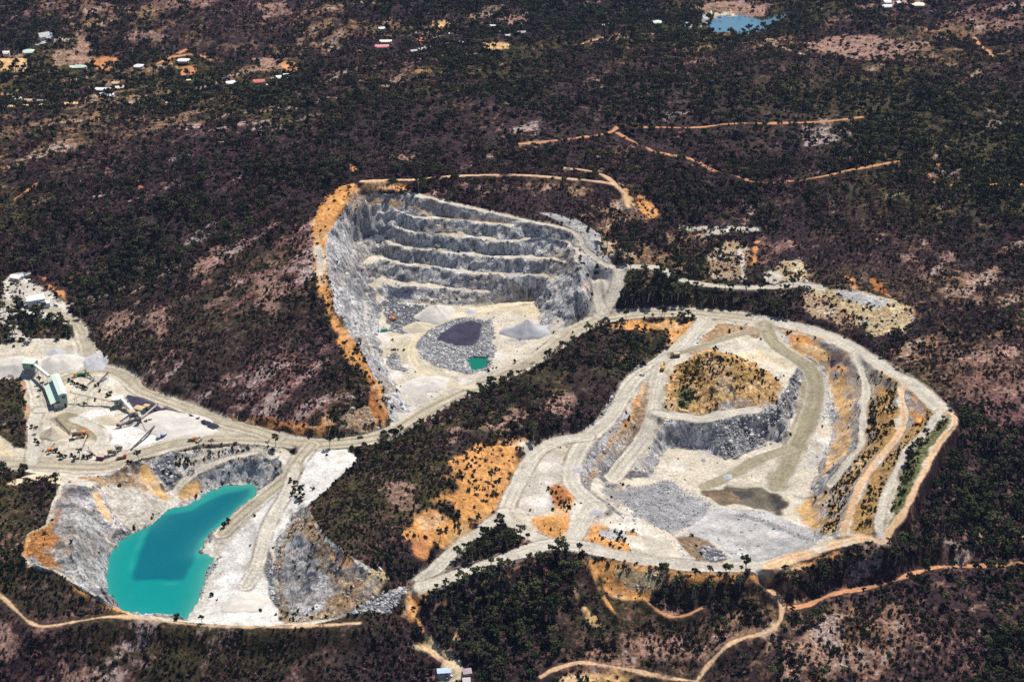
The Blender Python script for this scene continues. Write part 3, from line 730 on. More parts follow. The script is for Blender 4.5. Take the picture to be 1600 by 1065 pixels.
ux, uy = along(VX, VY)
nA, nB = fbm(ux, uy, 60, 5, 51), fbm(VX, VY, 26, 4, 61)
nC, nD = fbm(VX, VY, 9, 3, 71), fbm(VX, VY, 320, 3, 81)
nE = fbm(ux, uy, 20, 4, 66)
wx, wy = fbm(VX, VY, 14, 4, 91), fbm(VX, VY, 14, 4, 101)
speck = fbm(VX, VY, 4.2, 3, 121, 0.7)
bald = np.clip(sstep(0.05, 0.62, nA * 0.62 + nE * 0.4 + nC * 0.15 + nD * 0.2), 0, 1)
for bx_, by_, br_, ba_ in P("330 480 150 .06, 250 510 90 .05, 430 420 80 .1, 200 360 150 -.55, 90 400 120 -.5, 330 300 130 -.45, 450 250 100 -.4, 700 150 170 -.5, 850 140 170 -.5, 560 170 140 -.45, 1300 175 200 -.55, 1480 200 200 -.5, 1550 770 110 -.6, 1450 900 50 -.4, 1080 170 160 -.5, 1450 330 120 -.3, 1350 480 80 -.3, 60 60 120 -.3, 640 760 70 -.25, 300 1030 130 -.35, 120 1000 110 -.3, 480 1030 130 -.35, 60 900 60 -.3, 620 1040 90 -.3, 800 1030 110 -.25, 480 200 120 -.4, 1150 450 60 -.2, 1350 75 150 .25, 1400 1010 70 .25, 1050 1010 70 .2, 40 1000 60 .2, 1560 600 70 .5, 1520 555 60 .4, 1520 450 60 .3, 1410 400 40 .3, 80 205 110 .35, 250 60 100 .3, 420 20 120 .3, 250 200 90 .2, 620 125 60 .3, 1550 100 120 .25"):
    qx_, qy_, _ = ground(bx_, by_)
    bald = np.clip(bald + ba_ * np.exp(-((VX - qx_) ** 2 + (VY - qy_) ** 2) / (br_ * br_)), 0, 1)
tone_a = sstep(-0.35, 0.45, fbm(VX, VY, 260, 3, 111))[:, None]
tone_b = sstep(0.0, 0.6, fbm(VX, VY, 190, 3, 131))[:, None]
for bx_, by_, br_ in P("330 480 110, 420 430 80, 250 520 70, 600 740 70, 850 580 60, 1000 970 60, 620 130 90, 1250 140 150, 1500 180 170"):
    qx_, qy_, _ = ground(bx_, by_)
    tone_b = np.maximum(tone_b, (np.exp(-((VX - qx_) ** 2 + (VY - qy_) ** 2) / (br_ * br_)) * (0.75 + 0.5 * nE))[:, None].clip(0, 1))
grassc = np.array([0.215, 0.112, 0.105]) * (1 - tone_a) + np.array([0.240, 0.148, 0.085]) * tone_a     # dry grass: mauve to straw
darkc = np.array([0.040, 0.026, 0.031]) * (1 - tone_b) + np.array([0.052, 0.047, 0.022]) * tone_b      # litter and low heath
grassc, darkc = grassc * 0.80, darkc * 0.85
t_ = sstep(-0.5, 0.75, speck * 0.95 + 1.5 * bald - 0.66 + 0.45 * nE)[:, None]
base = darkc * (1 + 0.35 * nC)[:, None] * (1 - t_) + grassc * (1 + 0.25 * nC)[:, None] * t_
C[:] = base
outc = sstep(0.62, 0.9, nA * 0.5 + nE * 0.8 + 0.3 * speck)[:, None] * 0.7       # pale stone breaking through
C[:] = C * (1 - outc) + np.array([0.36, 0.29, 0.27]) * outc
base = C.copy()
LIT = np.ones(NV)
TV[:] = 1 - 0.86 * bald
SV[:] = 1 - 0.35 * bald
cls = np.zeros(NV, np.int8)          # 0 land, 1 quarry floor and walls, 2 haul road, 3 dirt track
pit_id = np.zeros(NV, np.int8)

rock = np.array(PAL["rock"])
gravel = np.array(PAL["gravel"])


def zone_mask(w, wob, pad=8):
    idx = np.where((VX > w[:, 0].min() - pad) & (VX < w[:, 0].max() + pad) & (VY > w[:, 1].min() - pad) & (VY < w[:, 1].max() + pad))[0]
    x, y = VX[idx] + wx[idx] * wob, VY[idx] + wy[idx] * wob
    m = inside(w, x, y)
    idx, x, y = idx[m], x[m], y[m]
    cl = np.vstack([w, w[:1]])
    d, _, _ = line_dist(np.c_[cl, np.zeros(len(cl))], x, y)
    return idx, d


def rock_tones(ii):
    """broken rock: dark blue patches, pale fresh faces, brown weathered bands"""
    pr = fbm(VX[ii] * 0.9 + VZ[ii] * 0.35, VY[ii] * 0.5 + VZ[ii] * 1.1, 16, 4, 601)
    ps = fbm(VX[ii] + VZ[ii] * 0.8, VY[ii] - VZ[ii] * 0.6, 5, 3, 611)
    rc = rock * (1 + 0.22 * nB[ii] + 0.2 * nC[ii])[:, None]
    d_ = (sstep(0.1, 0.6, pr + 0.5 * ps) * 0.8)[:, None]
    l_ = (sstep(0.1, 0.6, -pr * 0.6 + 0.8 * ps) * 0.75)[:, None]
    b_ = (sstep(0.2, 0.7, fbm(VX[ii], VY[ii] + VZ[ii] * 1.5, 38, 3, 621)) * 0.6)[:, None]
    rc = rc * (1 - b_) + np.array([0.34, 0.24, 0.155]) * b_
    rc = rc * (1 - l_) + np.array([0.56, 0.55, 0.54]) * l_
    return rc * (1 - d_) + np.array([0.10, 0.105, 0.135]) * d_


pit_no = {"upper": 1, "right": 2, "lake": 3}
for line in ZONES.strip().splitlines():
    txt, cname, rk, tv, sv, wob = [q.strip() for q in line.split("|")]
    rk, tv, sv, wob = float(rk), float(tv), float(sv), float(wob)
    if txt.startswith("PIT"):
        w = poly_world(Hg, PITS[txt[4:]])
        ii, _ = zone_mask(w, wob)
        k = sstep(0.26, 0.66, slope_v[ii] + 0.16 * nC[ii])[:, None]
        rc = rock_tones(ii)
        # floor: pale dust, olive damp, grey stone and white scrapes
        f1 = (sstep(0.1, 0.65, nB[ii] + 0.3 * nC[ii]) * 0.6)[:, None]
        f2 = (sstep(0.15, 0.7, fbm(VX[ii], VY[ii], 48, 4, 631)) * 0.75)[:, None]
        f3 = (sstep(0.2, 0.7, fbm(VX[ii], VY[ii], 20, 4, 641)) * 0.6)[:, None]
        fl = gravel * (1 + 0.10 * nC[ii])[:, None]
        fl = fl * (1 - f1) + np.array([0.34, 0.335, 0.335]) * f1
        fl = fl * (1 - f2) + np.array([0.40, 0.35, 0.25]) * f2
        fl = fl * (1 - f3) + np.array([0.63, 0.61, 0.58]) * f3
        C[ii] = fl * (1 - k) + rc * k
        RK[ii] = 0.15 + (rk + 0.35) * k[:, 0]
        LIT[ii] = 0.15
        TV[ii], SV[ii], RB[ii] = 0, sv, 0.012 * (slope_v[ii] < 0.5) + 0.10 * ((slope_v[ii] > 0.25) & (slope_v[ii] < 0.7) & (nC[ii] > 0))
        pit_id[ii] = pit_no[txt[4:]]
        cls[ii] = 1
    else:
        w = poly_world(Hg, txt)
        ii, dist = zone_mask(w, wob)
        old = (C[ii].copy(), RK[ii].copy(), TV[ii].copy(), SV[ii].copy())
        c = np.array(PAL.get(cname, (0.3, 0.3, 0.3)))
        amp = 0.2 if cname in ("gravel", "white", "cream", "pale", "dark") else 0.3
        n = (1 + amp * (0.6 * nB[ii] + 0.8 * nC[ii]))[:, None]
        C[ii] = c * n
        if cname == "rockface":
            sk = fbm(VX[ii] * 0.16 + 3.0 * wx[ii] * 0.1, VY[ii] + 0.8 * VZ[ii], 9, 4, 701)      # bedding down the face, the ridges' light and dark painted in
            C[ii] = rock_tones(ii) * (0.78 + 0.5 * np.clip(sk, -0.9, 0.8))[:, None]
            C[ii] = C[ii] * (1 - 0.5 * sstep(0.25, 0.7, sk - 0.3 * nB[ii]))[:, None] + np.array([0.27, 0.21, 0.17]) * (0.5 * sstep(0.25, 0.7, sk - 0.3 * nB[ii]))[:, None]
        if cname == "bush":
            C[ii] = base[ii]
            cls[ii], pit_id[ii] = 0, 0
        elif cname in ("orange", "tan", "rust", "spoil", "brownrock", "ochre", "redrock"):      # weathered ground is streaked with paler and redder earth
            s1 = sstep(0.15, 0.7, nB[ii] + 0.5 * wx[ii])[:, None]
            s2 = sstep(0.1, 0.75, nC[ii] - 0.4 * wy[ii] + 0.3 * nE[ii])[:, None]
            s3 = sstep(0.15, 0.7, fbm(VX[ii], VY[ii], 7, 3, 681) + 0.4 * speck[ii])[:, None]
            C[ii] = C[ii] * (1 - 0.45 * s3) + np.array([0.33, 0.19, 0.085]) * 0.45 * s3
            C[ii] = C[ii] * (1 - 0.45 * s1) + np.array([0.60, 0.50, 0.37]) * 0.45 * s1
            C[ii] = C[ii] * (1 - 0.5 * s2) + np.array([0.27, 0.13, 0.055]) * 0.5 * s2
        elif cname in ("gravel", "white", "cream", "pale"):      # worked dust: olive tracks of damp, grey stone, fresh scrapes
            s1 = (sstep(0.15, 0.7, fbm(VX[ii], VY[ii], 30, 4, 651)) * 0.6)[:, None]
            s2 = (sstep(0.2, 0.7, fbm(VX[ii], VY[ii], 16, 4, 661)) * 0.5)[:, None]
            C[ii] = C[ii] * (1 - s1) + np.array([0.37, 0.345, 0.29]) * s1
            C[ii] = C[ii] * (1 - s2) + np.array([0.64, 0.62, 0.60]) * s2
        elif cname in ("pink", "grass"):
            s1 = sstep(0.0, 0.6, nC[ii] + 0.6 * nB[ii])[:, None]
            C[ii] = C[ii] * (1 - 0.55 * s1) + base[ii] * 0.55 * s1
        RK[ii], TV[ii], SV[ii] = rk, tv, sv
        RB[ii] = {'rubble': 1.0, 'fines': 0.8, 'scree': 0.45, 'brownrock': 0.06, 'spoil': 0.08, 'grey': 0.03}.get(cname, 0.0)
        # edges: crisp where it was dug, ragged and fading where it is only bare ground
        if cname in ("pink", "grass") or (cname in ("tan", "dirt", "pale") and VY[ii].mean() > 1500):
            k = sstep(0.0, (1.0 if VY[ii].mean() > 1500 else 1.6) * wob, dist * (0.7 + 0.6 * sstep(-0.5, 0.5, nB[ii])) + wob * 1.1 * (nC[ii] + nB[ii]))
        elif cname in ("bush", "dark", "rubble", "scree", "cream", "white", "gravel", "grey"):
            k = sstep(0.0, 1.5, dist)
        elif cname in ("orange", "rust", "tan", "dirt", "brownrock", "redrock", "spoil", "ochre"):     # earth grades out through washes and tongues
            k = sstep(-0.15, 0.9, dist / (1.0 + wob) - 0.25 + 0.7 * nC[ii] + 0.5 * nE[ii])
        else:
            k = sstep(0.0, 1.2 + wob * 0.9, dist + 0.5 * wob * nC[ii])
        C[ii] = old[0] * (1 - k[:, None]) + C[ii] * k[:, None]
        RK[ii] = old[1] * (1 - k) + RK[ii] * k
        TV[ii] = old[2] * (1 - k) + TV[ii] * k
        lt = 1.0 if cname in ("bush", "pink", "grass", "green") else 0.45 if cname in ("orange", "ochre", "spoil", "brownrock", "redrock", "rust", "brown") else 0.12
        LIT[ii] = LIT[ii] * (1 - k) + lt * k
        SV[ii] = old[3] * (1 - k) + SV[ii] * k
# white and pale scatter where steep rock breaks through the orange and brown ground
st_ = sstep(0.75, 1.3, slope_v) * (cls == 1) * 0.5
C = C * (1 - st_[:, None]) + (rock * (1 + 0.3 * nC)[:, None]) * st_[:, None]

ROADC = {"haul": PAL["haul"], "pale": (0.49, 0.455, 0.395), "cream": (0.56, 0.48, 0.35), "olive": PAL["olive"], "tan": (0.56, 0.38, 0.235), "dirt": (0.50, 0.245, 0.125), "orange": (0.58, 0.30, 0.11)}
for nm, (w, wid, kind) in road_world.items():
    h = wid / 2
    idx = np.where((VX > w[:, 0].min() - wid) & (VX < w[:, 0].max() + wid) & (VY > w[:, 1].min() - wid) & (VY < w[:, 1].max() + wid))[0]
    d, _, s = line_dist(w, VX[idx], VY[idx])
    side = d + 0.22 * h * fbm(VX[idx], VY[idx], 28, 2, 691) + wx[idx] * (0.9 if kind in ("haul", "olive", "pale") else 1.1) + 0.5 * nC[idx]
    patchy = sstep(-0.95, -0.5, nB[idx] + 0.4 * nA[idx]) if kind == "dirt" else sstep(-0.45, 0.25, nB[idx] + 0.6 * nC[idx]) if kind == "orange" else sstep(-1.05, -0.45, nB[idx] + 0.5 * nC[idx]) if kind == "tan" else 1.0
    k = (1 - sstep(h - 0.8, h + 0.6, side)) * patchy
    c = np.array(ROADC[kind])
    # wheel tracks: packed darker, olive strips along the road, loose pale edges
    tr = np.exp(-((d - 0.45 * h) / (0.14 * h + 0.4)) ** 2)
    lane = vnoise(d * 0.75, s / 60.0, 671) * 2 - 1
    tone = 1 + 0.10 * nC[idx] + 0.10 * nB[idx] + 0.2 * lane
    cc = c[None, :] * tone[:, None]
    if kind in ("haul", "olive", "pale"):
        mix = np.clip(tr * (0.95 if kind != "pale" else 0.4) * (0.7 + 0.5 * nB[idx]), 0, 0.8)[:, None]
        cc = cc * (1 - mix) + (np.array([0.25, 0.215, 0.15]) if kind != "olive" else np.array([0.26, 0.23, 0.16])) * mix
        ed = (sstep(0.62 * h, h, d) * (0.6 + 0.5 * nC[idx]) * 0.8).clip(0, 1)[:, None]
        cc = cc * (1 - ed) + np.array([0.56, 0.52, 0.46]) * ed
        # the windrow outside the edge: dirty brown and grey
        wk = (np.exp(-((d - h - 1.2) / 1.2) ** 2) * (0.55 + 0.6 * nC[idx])).clip(0, 0.8)[:, None] if kind in ("haul", "pale") else 0.0
        C[idx] = C[idx] * (1 - wk) + np.array([0.24, 0.20, 0.155]) * wk
    ii = idx[k > 0.01]
    kk = k[k > 0.01][:, None]
    C[ii] = C[ii] * (1 - kk) + cc[k > 0.01] * kk
    RK[ii] = RK[ii] * (1 - kk[:, 0]) + 0.08 * kk[:, 0]
    LIT[ii] = LIT[ii] * (1 - kk[:, 0]) + 0.1 * kk[:, 0]
    near = idx[side < h + (4.0 if kind in ('dirt', 'tan') else 1.5)]
    TV[near] = 0
    RB[near] = 0
    SV[near] *= 0.0
    on = idx[side < h]
    cls[on] = 2 if kind in ("haul", "olive", "pale", "cream") else 3
# no plants in the water
for txt, z in ((LAKE, LAKE_Z), (POND, POND_Z), (DAM, DAM_Z)):
    w = flat_poly(txt, z)
    ii, _ = zone_mask(w, 0.0)
    TV[ii] = SV[ii] = 0
    C[ii] = (0.30, 0.33, 0.30)
under = (VZ < LAKE_Z + 0.2)
TV[under & (cls == 1)] = 0
SV[under & (cls == 1)] = 0
shore = (cls == 1) & (pit_id == 3) & (VZ < LAKE_Z + 1.0)
C[shore] = C[shore] * 0.5 + np.array([0.5, 0.47, 0.42]) * 0.5
# nothing grows through the buildings
for txt in CLEAR.replace("\n", ",").split(","):
    if txt.strip():
        cx, cy, cr = [float(q) for q in txt.split()]
        gx1, gy1, _ = ground(cx, cy)
        if gy1 > 1500:      # a yard on the near side as well
            gy1, cr = gy1 - 6, cr * 1.6
        m = (VX - gx1) ** 2 + (VY - gy1) ** 2 < cr * cr
        TV[m] = 0
        SV[m] = 0
C = np.clip(C, 0.012, 0.8)

# fine relief: broken rock on steep worked faces, ruts and stones elsewhere
rr = ridged(VX, VY * 0.6, 9, 3, 201) - 0.5
rough = np.where(RK > 0.95, 1.0, RK * sstep(0.25, 0.75, slope_v))
crag = np.clip(RK - 0.6, 0, 0.4) / 0.4 * sstep(0.25, 0.7, slope_v) * np.where(pit_id == 3, 1.0, 0.35)
VZ2 = VZ + rough * rr * 2.9 + crag * (ridged(VX, VY * 0.55, 22, 3, 241) - 0.45) * 7.0 + (0.25 + 0.5 * RK) * fbm(VX, VY, 4.5, 3, 211) * (0.35 + 0.65 * (cls != 2)) * sstep(2600, 1500, VY)
VX2 = VX + rough * fbm(VX * 1.0 + VZ * 0.8, VY + VZ * 0.5, 6, 3, 221) * 1.1
VY2 = VY + rough * fbm(VX - VZ * 0.7, VY + VZ * 0.9, 6, 3, 231) * 1.1
keep = inx < 0.99
VZ2[keep] = VZ[keep]

# split the land's faces into hillside, pits, haul roads and bush tracks (one continuous surface)
qi = (np.arange(NR - 1)[:, None] * NC + np.arange(NC - 1)[None, :]).ravel()
quads = np.stack([qi, qi + 1, qi + NC + 1, qi + NC], 1)
fc = cls[quads[:, 0]].astype(int)
fp = pit_id[quads[:, 0]].astype(int)
group_id = np.where(fc == 2, 4, np.where(fc == 3, 5, np.where((fc == 1) | (fp > 0), np.where(fp > 0, fp, 0), 0)))


def grid_normals():
    X, Y, Z = [a.reshape(NR, NC) for a in (VX2, VY2, VZ2)]
    du = np.stack([np.gradient(a, axis=1) for a in (X, Y, Z)], -1)
    dv = np.stack([np.gradient(a, axis=0) for a in (X, Y, Z)], -1)
    n = np.cross(du, dv)
    return (n / np.linalg.norm(n, axis=-1, keepdims=True)).reshape(-1, 3)


GN = grid_normals().astype(np.float32)


def sub_mesh(name, fsel, mat):
    q = quads[fsel]
    used = np.zeros(NV, bool)
    used[q.ravel()] = True
    remap = np.cumsum(used) - 1
    q2 = remap[q]
    me = bpy.data.meshes.new(name)
    n, m = int(used.sum()), len(q2)
    me.vertices.add(n)
    me.vertices.foreach_set("co", np.stack([VX2[used], VY2[used], VZ2[used]], 1).astype(np.float32).ravel())
    me.loops.add(4 * m)
    me.loops.foreach_set("vertex_index", q2.astype(np.int32).ravel())
    me.polygons.add(m)
    me.polygons.foreach_set("loop_start", (4 * np.arange(m)).astype(np.int32))
    me.update()
    ca = me.attributes.new("ground_colour", "FLOAT_COLOR", "POINT")
    ca.data.foreach_set("color", np.c_[C[used], np.ones(n)].astype(np.float32).ravel())
    ra = me.attributes.new("rockiness", "FLOAT", "POINT")
    ra.data.foreach_set("value", RK[used].astype(np.float32))
    la = me.attributes.new("litter", "FLOAT", "POINT")
    la.data.foreach_set("value", LIT[used].astype(np.float32))
    me.polygons.foreach_set("use_smooth", np.ones(m, bool))
    me.normals_split_custom_set_from_vertices(GN[used])
    me.materials.append(mat)
    o = bpy.data.objects.new(name, me)
    col.objects.link(o)
    return o
# ------------------------------------------------------------------ materials
def new_mat(name):
    m = bpy.data.materials.new(name)
    m.use_nodes = True
    nt = m.node_tree
    b = nt.nodes["Principled BSDF"]
    b.inputs["Roughness"].default_value = 0.9
    b.inputs["Specular IOR Level"].default_value = 0.15
    return m, nt, b


def N(nt, t, **kw):
    n = nt.nodes.new(t)
    for k, v in kw.items():
        if hasattr(n, k) and not k[0].isupper():
            setattr(n, k, v)
        else:
            n.inputs[k].default_value = v
    return n


def maprange(nt, src, a, b, c, d):
    r = N(nt, "ShaderNodeMapRange")
    nt.links.new(src, r.inputs[0])
    for i, v in enumerate((a, b, c, d)):
        r.inputs[i + 1].default_value = v
    return r.outputs[0]


def math_n(nt, op, a, b):
    r = N(nt, "ShaderNodeMath", operation=op)
    for i, v in enumerate((a, b)):
        if isinstance(v, (int, float)):
            r.inputs[i].default_value = v
        else:
            nt.links.new(v, r.inputs[i])
    return r.outputs[0]


def ground_material():
    m, nt, b = new_mat("weathered_ground")
    L = nt.links.new
    col_a = N(nt, "ShaderNodeAttribute", attribute_name="ground_colour")
    rk = N(nt, "ShaderNodeAttribute", attribute_name="rockiness").outputs["Fac"]
    geo = N(nt, "ShaderNodeNewGeometry").outputs["Position"]
    n1 = N(nt, "ShaderNodeTexNoise", Scale=0.55, Detail=7.0, Roughness=0.68)
    n2 = N(nt, "ShaderNodeTexNoise", Scale=0.085, Detail=5.0, Roughness=0.6)
    mp = N(nt, "ShaderNodeMapping")
    mp.inputs["Scale"].default_value = (0.34, 0.34, 0.16)
    mp.inputs["Rotation"].default_value = (0.15, 0.35, 0.2)
    n3 = N(nt, "ShaderNodeTexNoise", Scale=1.0, Detail=6.0, Roughness=0.72, Distortion=0.6)
    for t in (n1, n2, mp):
        L(geo, t.inputs["Vector"])
    L(mp.outputs[0], n3.inputs["Vector"])
    f1 = maprange(nt, n1.outputs["Fac"], 0.28, 0.72, 0.6, 1.4)
    f2 = maprange(nt, n2.outputs["Fac"], 0.3, 0.7, 0.85, 1.15)
    r3 = maprange(nt, n3.outputs["Fac"], 0.30, 0.70, -0.95, 0.85)
    f3 = math_n(nt, "ADD", 1.0, math_n(nt, "MULTIPLY", r3, rk))
    # tufts, litter and bare gaps on wild ground
    li = N(nt, "ShaderNodeAttribute", attribute_name="litter").outputs["Fac"]
    n4 = N(nt, "ShaderNodeTexNoise", Scale=0.36, Detail=4.0, Roughness=0.75)
    L(geo, n4.inputs["Vector"])
    r4 = maprange(nt, n4.outputs["Fac"], 0.36, 0.66, -0.72, 0.85)
    f4 = math_n(nt, "ADD", 1.0, math_n(nt, "MULTIPLY", r4, li))
    f = math_n(nt, "MULTIPLY", math_n(nt, "MULTIPLY", math_n(nt, "MULTIPLY", f1, f2), f4), math_n(nt, "MAXIMUM", f3, 0.15))
    mul = N(nt, "ShaderNodeVectorMath", operation="SCALE")
    L(col_a.outputs["Color"], mul.inputs[0])
    L(f, mul.inputs["Scale"])
    L(mul.outputs[0], b.inputs["Base Color"])
    bump = N(nt, "ShaderNodeBump", Distance=1.0)
    h = math_n(nt, "ADD", math_n(nt, "MULTIPLY", n3.outputs["Fac"], math_n(nt, "MULTIPLY", rk, 3.2)), math_n(nt, "MULTIPLY", n1.outputs["Fac"], 0.5))
    L(h, bump.inputs["Height"])
    bump.inputs["Strength"].default_value = 0.9
    L(bump.outputs[0], b.inputs["Normal"])
    b.inputs["Specular IOR Level"].default_value = 0.05
    return m


def plain(name, rgb, rough=0.7, var=0.12, metallic=0.0, scale=0.6, spec=0.3):
    m, nt, b = new_mat(name)
    tc = N(nt, "ShaderNodeTexCoord")
    n = N(nt, "ShaderNodeTexNoise", Scale=scale, Detail=5.0, Roughness=0.65)
    nt.links.new(tc.outputs["Object"], n.inputs["Vector"])
    f = maprange(nt, n.outputs["Fac"], 0.3, 0.7, 1 - var, 1 + var)
    s = N(nt, "ShaderNodeVectorMath", operation="SCALE")
    s.inputs[0].default_value = rgb
    nt.links.new(f, s.inputs["Scale"])
    nt.links.new(s.outputs[0], b.inputs["Base Color"])
    b.inputs["Roughness"].default_value = rough
    b.inputs["Metallic"].default_value = metallic
    b.inputs["Specular IOR Level"].default_value = spec
    return m


def leafy(name, lo, hi, gloss=0.1):
    """foliage: each plant (per-object random) and each clump a little different"""
    m, nt, b = new_mat(name)
    oi = N(nt, "ShaderNodeObjectInfo").outputs["Random"]
    tc = N(nt, "ShaderNodeTexCoord")
    n = N(nt, "ShaderNodeTexNoise", Scale=0.9, Detail=2.0)
    nt.links.new(tc.outputs["Object"], n.inputs["Vector"])
    f = math_n(nt, "ADD", math_n(nt, "MULTIPLY", math_n(nt, "POWER", oi, 1.4), 0.95), math_n(nt, "MULTIPLY", maprange(nt, n.outputs["Fac"], 0.3, 0.7, 0.0, 1.0), 0.35))
    r = N(nt, "ShaderNodeValToRGB")
    nt.links.new(f, r.inputs["Fac"])
    e = r.color_ramp.elements
    e[0].color, e[1].color = (*lo, 1), (*hi, 1)
    e[0].position, e[1].position = 0.1, 1.05
    nt.links.new(r.outputs["Color"], b.inputs["Base Color"])
    b.inputs["Roughness"].default_value = 0.75
    b.inputs["Specular IOR Level"].default_value = gloss
    return m


def water_mat(name, attr=None, rgb=(0.1, 0.3, 0.4), rough=0.12, wave=0.05):
    m, nt, b = new_mat(name)
    if attr:
        a = N(nt, "ShaderNodeAttribute", attribute_name=attr)
        nt.links.new(a.outputs["Color"], b.inputs["Base Color"])
    else:
        b.inputs["Base Color"].default_value = (*rgb, 1)
    b.inputs["Roughness"].default_value = rough
    b.inputs["IOR"].default_value = 1.33
    b.inputs["Specular IOR Level"].default_value = 0.5
    g = N(nt, "ShaderNodeNewGeometry")
    n = N(nt, "ShaderNodeTexNoise", Scale=0.45, Detail=4.0, Roughness=0.65)
    nt.links.new(g.outputs["Position"], n.inputs["Vector"])
    bp = N(nt, "ShaderNodeBump", Strength=wave, Distance=0.5)
    nt.links.new(n.outputs["Fac"], bp.inputs["Height"])
    nt.links.new(bp.outputs[0], b.inputs["Normal"])
    return m


M = {"ground": ground_material()}
# ------------------------------------------------------------------ link the land and the water
def setting(o, label, cat):
    o["kind"], o["label"], o["category"] = "structure", label, cat
    return o


for gid, nm, lab, cat in ((0, "terrain", "dark scrubby hills and bush ground round the quarry", "terrain"),
                          (1, "upper_pit_ground", "grey benched quarry pit cut into the hill at the centre", "quarry pit"),
                          (2, "right_pit_ground", "wide pale quarry pit with terraced orange slopes on the right", "quarry pit"),
                          (3, "lake_pit_ground", "flooded old quarry pit walls and white flank at lower left", "quarry pit"),
                          (4, "road", "pale gravel haul roads winding between the pits", "road"),
                          (5, "path", "narrow orange dirt tracks through the bush", "dirt track")):
    setting(sub_mesh(nm, group_id == gid, M["ground"]), lab, cat)


def sheet(name, txt, z, mat, colour=None, step=3.0):
    w = flat_poly(txt, z)
    x0, x1, y0, y1 = w[:, 0].min() - 14, w[:, 0].max() + 14, w[:, 1].min() - 14, w[:, 1].max() + 14
    nx, ny = int((x1 - x0) / step) + 2, int((y1 - y0) / step) + 2
    X, Y = np.meshgrid(np.linspace(x0, x1, nx), np.linspace(y0, y1, ny))
    # only where the land is under the level, with one cell over the shore
    wet = bilin(Hg, X, Y) < z + 1.5
    big = inside(w, X, Y)
    closed = np.vstack([w, w[:1]])
    d, _, _ = line_dist(np.c_[closed, np.zeros(len(closed))], X, Y)
    ok = (big | (d < 10)) & wet | big
    idx = np.arange(nx * ny).reshape(ny, nx)
    q = np.stack([idx[:-1, :-1], idx[:-1, 1:], idx[1:, 1:], idx[1:, :-1]], -1).reshape(-1, 4)
    q = q[ok.ravel()[q].any(1)]
    used = np.zeros(nx * ny, bool)
    used[q.ravel()] = True
    rm = np.cumsum(used) - 1
    me = bpy.data.meshes.new(name)
    co = np.c_[X.ravel()[used], Y.ravel()[used], np.full(used.sum(), z)]
    me.from_pydata(co.tolist(), [], rm[q].tolist())
    if colour is not None:
        a = me.attributes.new("water_colour", "FLOAT_COLOR", "POINT")
        a.data.foreach_set("color", np.c_[colour(co[:, 0], co[:, 1], bilin_d(w, co)), np.ones(len(co))].astype(np.float32).ravel())
    me.materials.append(mat)
    o = bpy.data.objects.new(name, me)
    col.objects.link(o)
    return o


def bilin_d(w, co):
    closed = np.vstack([w, w[:1]])
    d, _, _ = line_dist(np.c_[closed, np.zeros(len(closed))], co[:, 0], co[:, 1])
    return d


DEEP = flat_poly("233 812, 250 806, 300 796, 350 770, 392 762, 390 774, 352 808, 326 832, 308 856, 300 880, 288 903, 264 908, 212 907, 206 902, 212 885, 222 850", LAKE_Z)


def lake_colour(x, y, d):
    cl = np.vstack([DEEP, DEEP[:1]])
    dd, _, _ = line_dist(np.c_[cl, np.zeros(len(cl))], x, y)
    sd = np.where(inside(DEEP, x, y), dd, -dd) + 2.0 * fbm(x, y, 18, 3, 301)
    k = sstep(-1.5, 2.5 + 9.0 * sstep(-205, -150, x - 0.25 * (y - 900)), sd)[:, None]
    rimk = np.exp(-((sd + 3.0) / 1.6) ** 2)[:, None] * (0.28 * sstep(-0.2, 0.6, fbm(x, y, 26, 2, 305)))[:, None]
    shal = np.exp(-d / 5.0)[:, None] * (0.3 + 0.5 * sstep(-30, 10, x - np.interp(y, [850, 1000], [-250, -215])))[:, None]
    c = np.array([0.002, 0.212, 0.207]) * (1 - k) + np.array([0.001, 0.112, 0.150]) * k
    c = c * (1 - rimk) + np.array([0.05, 0.34, 0.30]) * rimk
    c = c * (1 - shal) + np.array([0.06, 0.29, 0.24]) * shal
    return c * (1 + 0.06 * fbm(x, y, 40, 3, 311))[:, None]


setting(sheet("lake", LAKE, LAKE_Z, water_mat("turquoise_water", "water_colour", rough=0.13, wave=0.22), lake_colour, 1.6), "turquoise quarry lake with a darker deep floor", "lake")
setting(sheet("pond_water", POND, POND_Z, water_mat("green_water", rgb=(0.004, 0.15, 0.10))), "small dark green pond on the pit floor", "pond")
setting(sheet("reservoir_water", DAM, DAM_Z, water_mat("sky_tinted_water", rgb=(0.085, 0.185, 0.27), rough=0.1, wave=0.03), None, 4.0), "pale blue reservoir behind the dam wall", "reservoir")  # sky reflection is put into the water's base colour
# ------------------------------------------------------------------ plants and rocks: models
M["gum_leaf"] = leafy("gum_leaves", (0.009, 0.017, 0.012), (0.092, 0.098, 0.046))
M["bush_leaf"] = leafy("dark_bush_leaves", (0.006, 0.012, 0.010), (0.040, 0.052, 0.026))
M["dry_leaf"] = leafy("dry_mauve_twigs", (0.026, 0.017, 0.022), (0.20, 0.120, 0.120), 0.02)
M["shrub_leaf"] = leafy("shrub_leaves", (0.012, 0.015, 0.007), (0.085, 0.080, 0.026))
M["bark"] = plain("pale_gum_bark", (0.42, 0.36, 0.31), 0.85, 0.25, scale=1.5, spec=0.1)
M["dark_bark"] = plain("grey_twigs", (0.20, 0.155, 0.15), 0.9, 0.25, scale=1.5, spec=0.05)
M["boulder"] = leafy("broken_rock", (0.20, 0.20, 0.22), (0.60, 0.59, 0.57), 0.1)


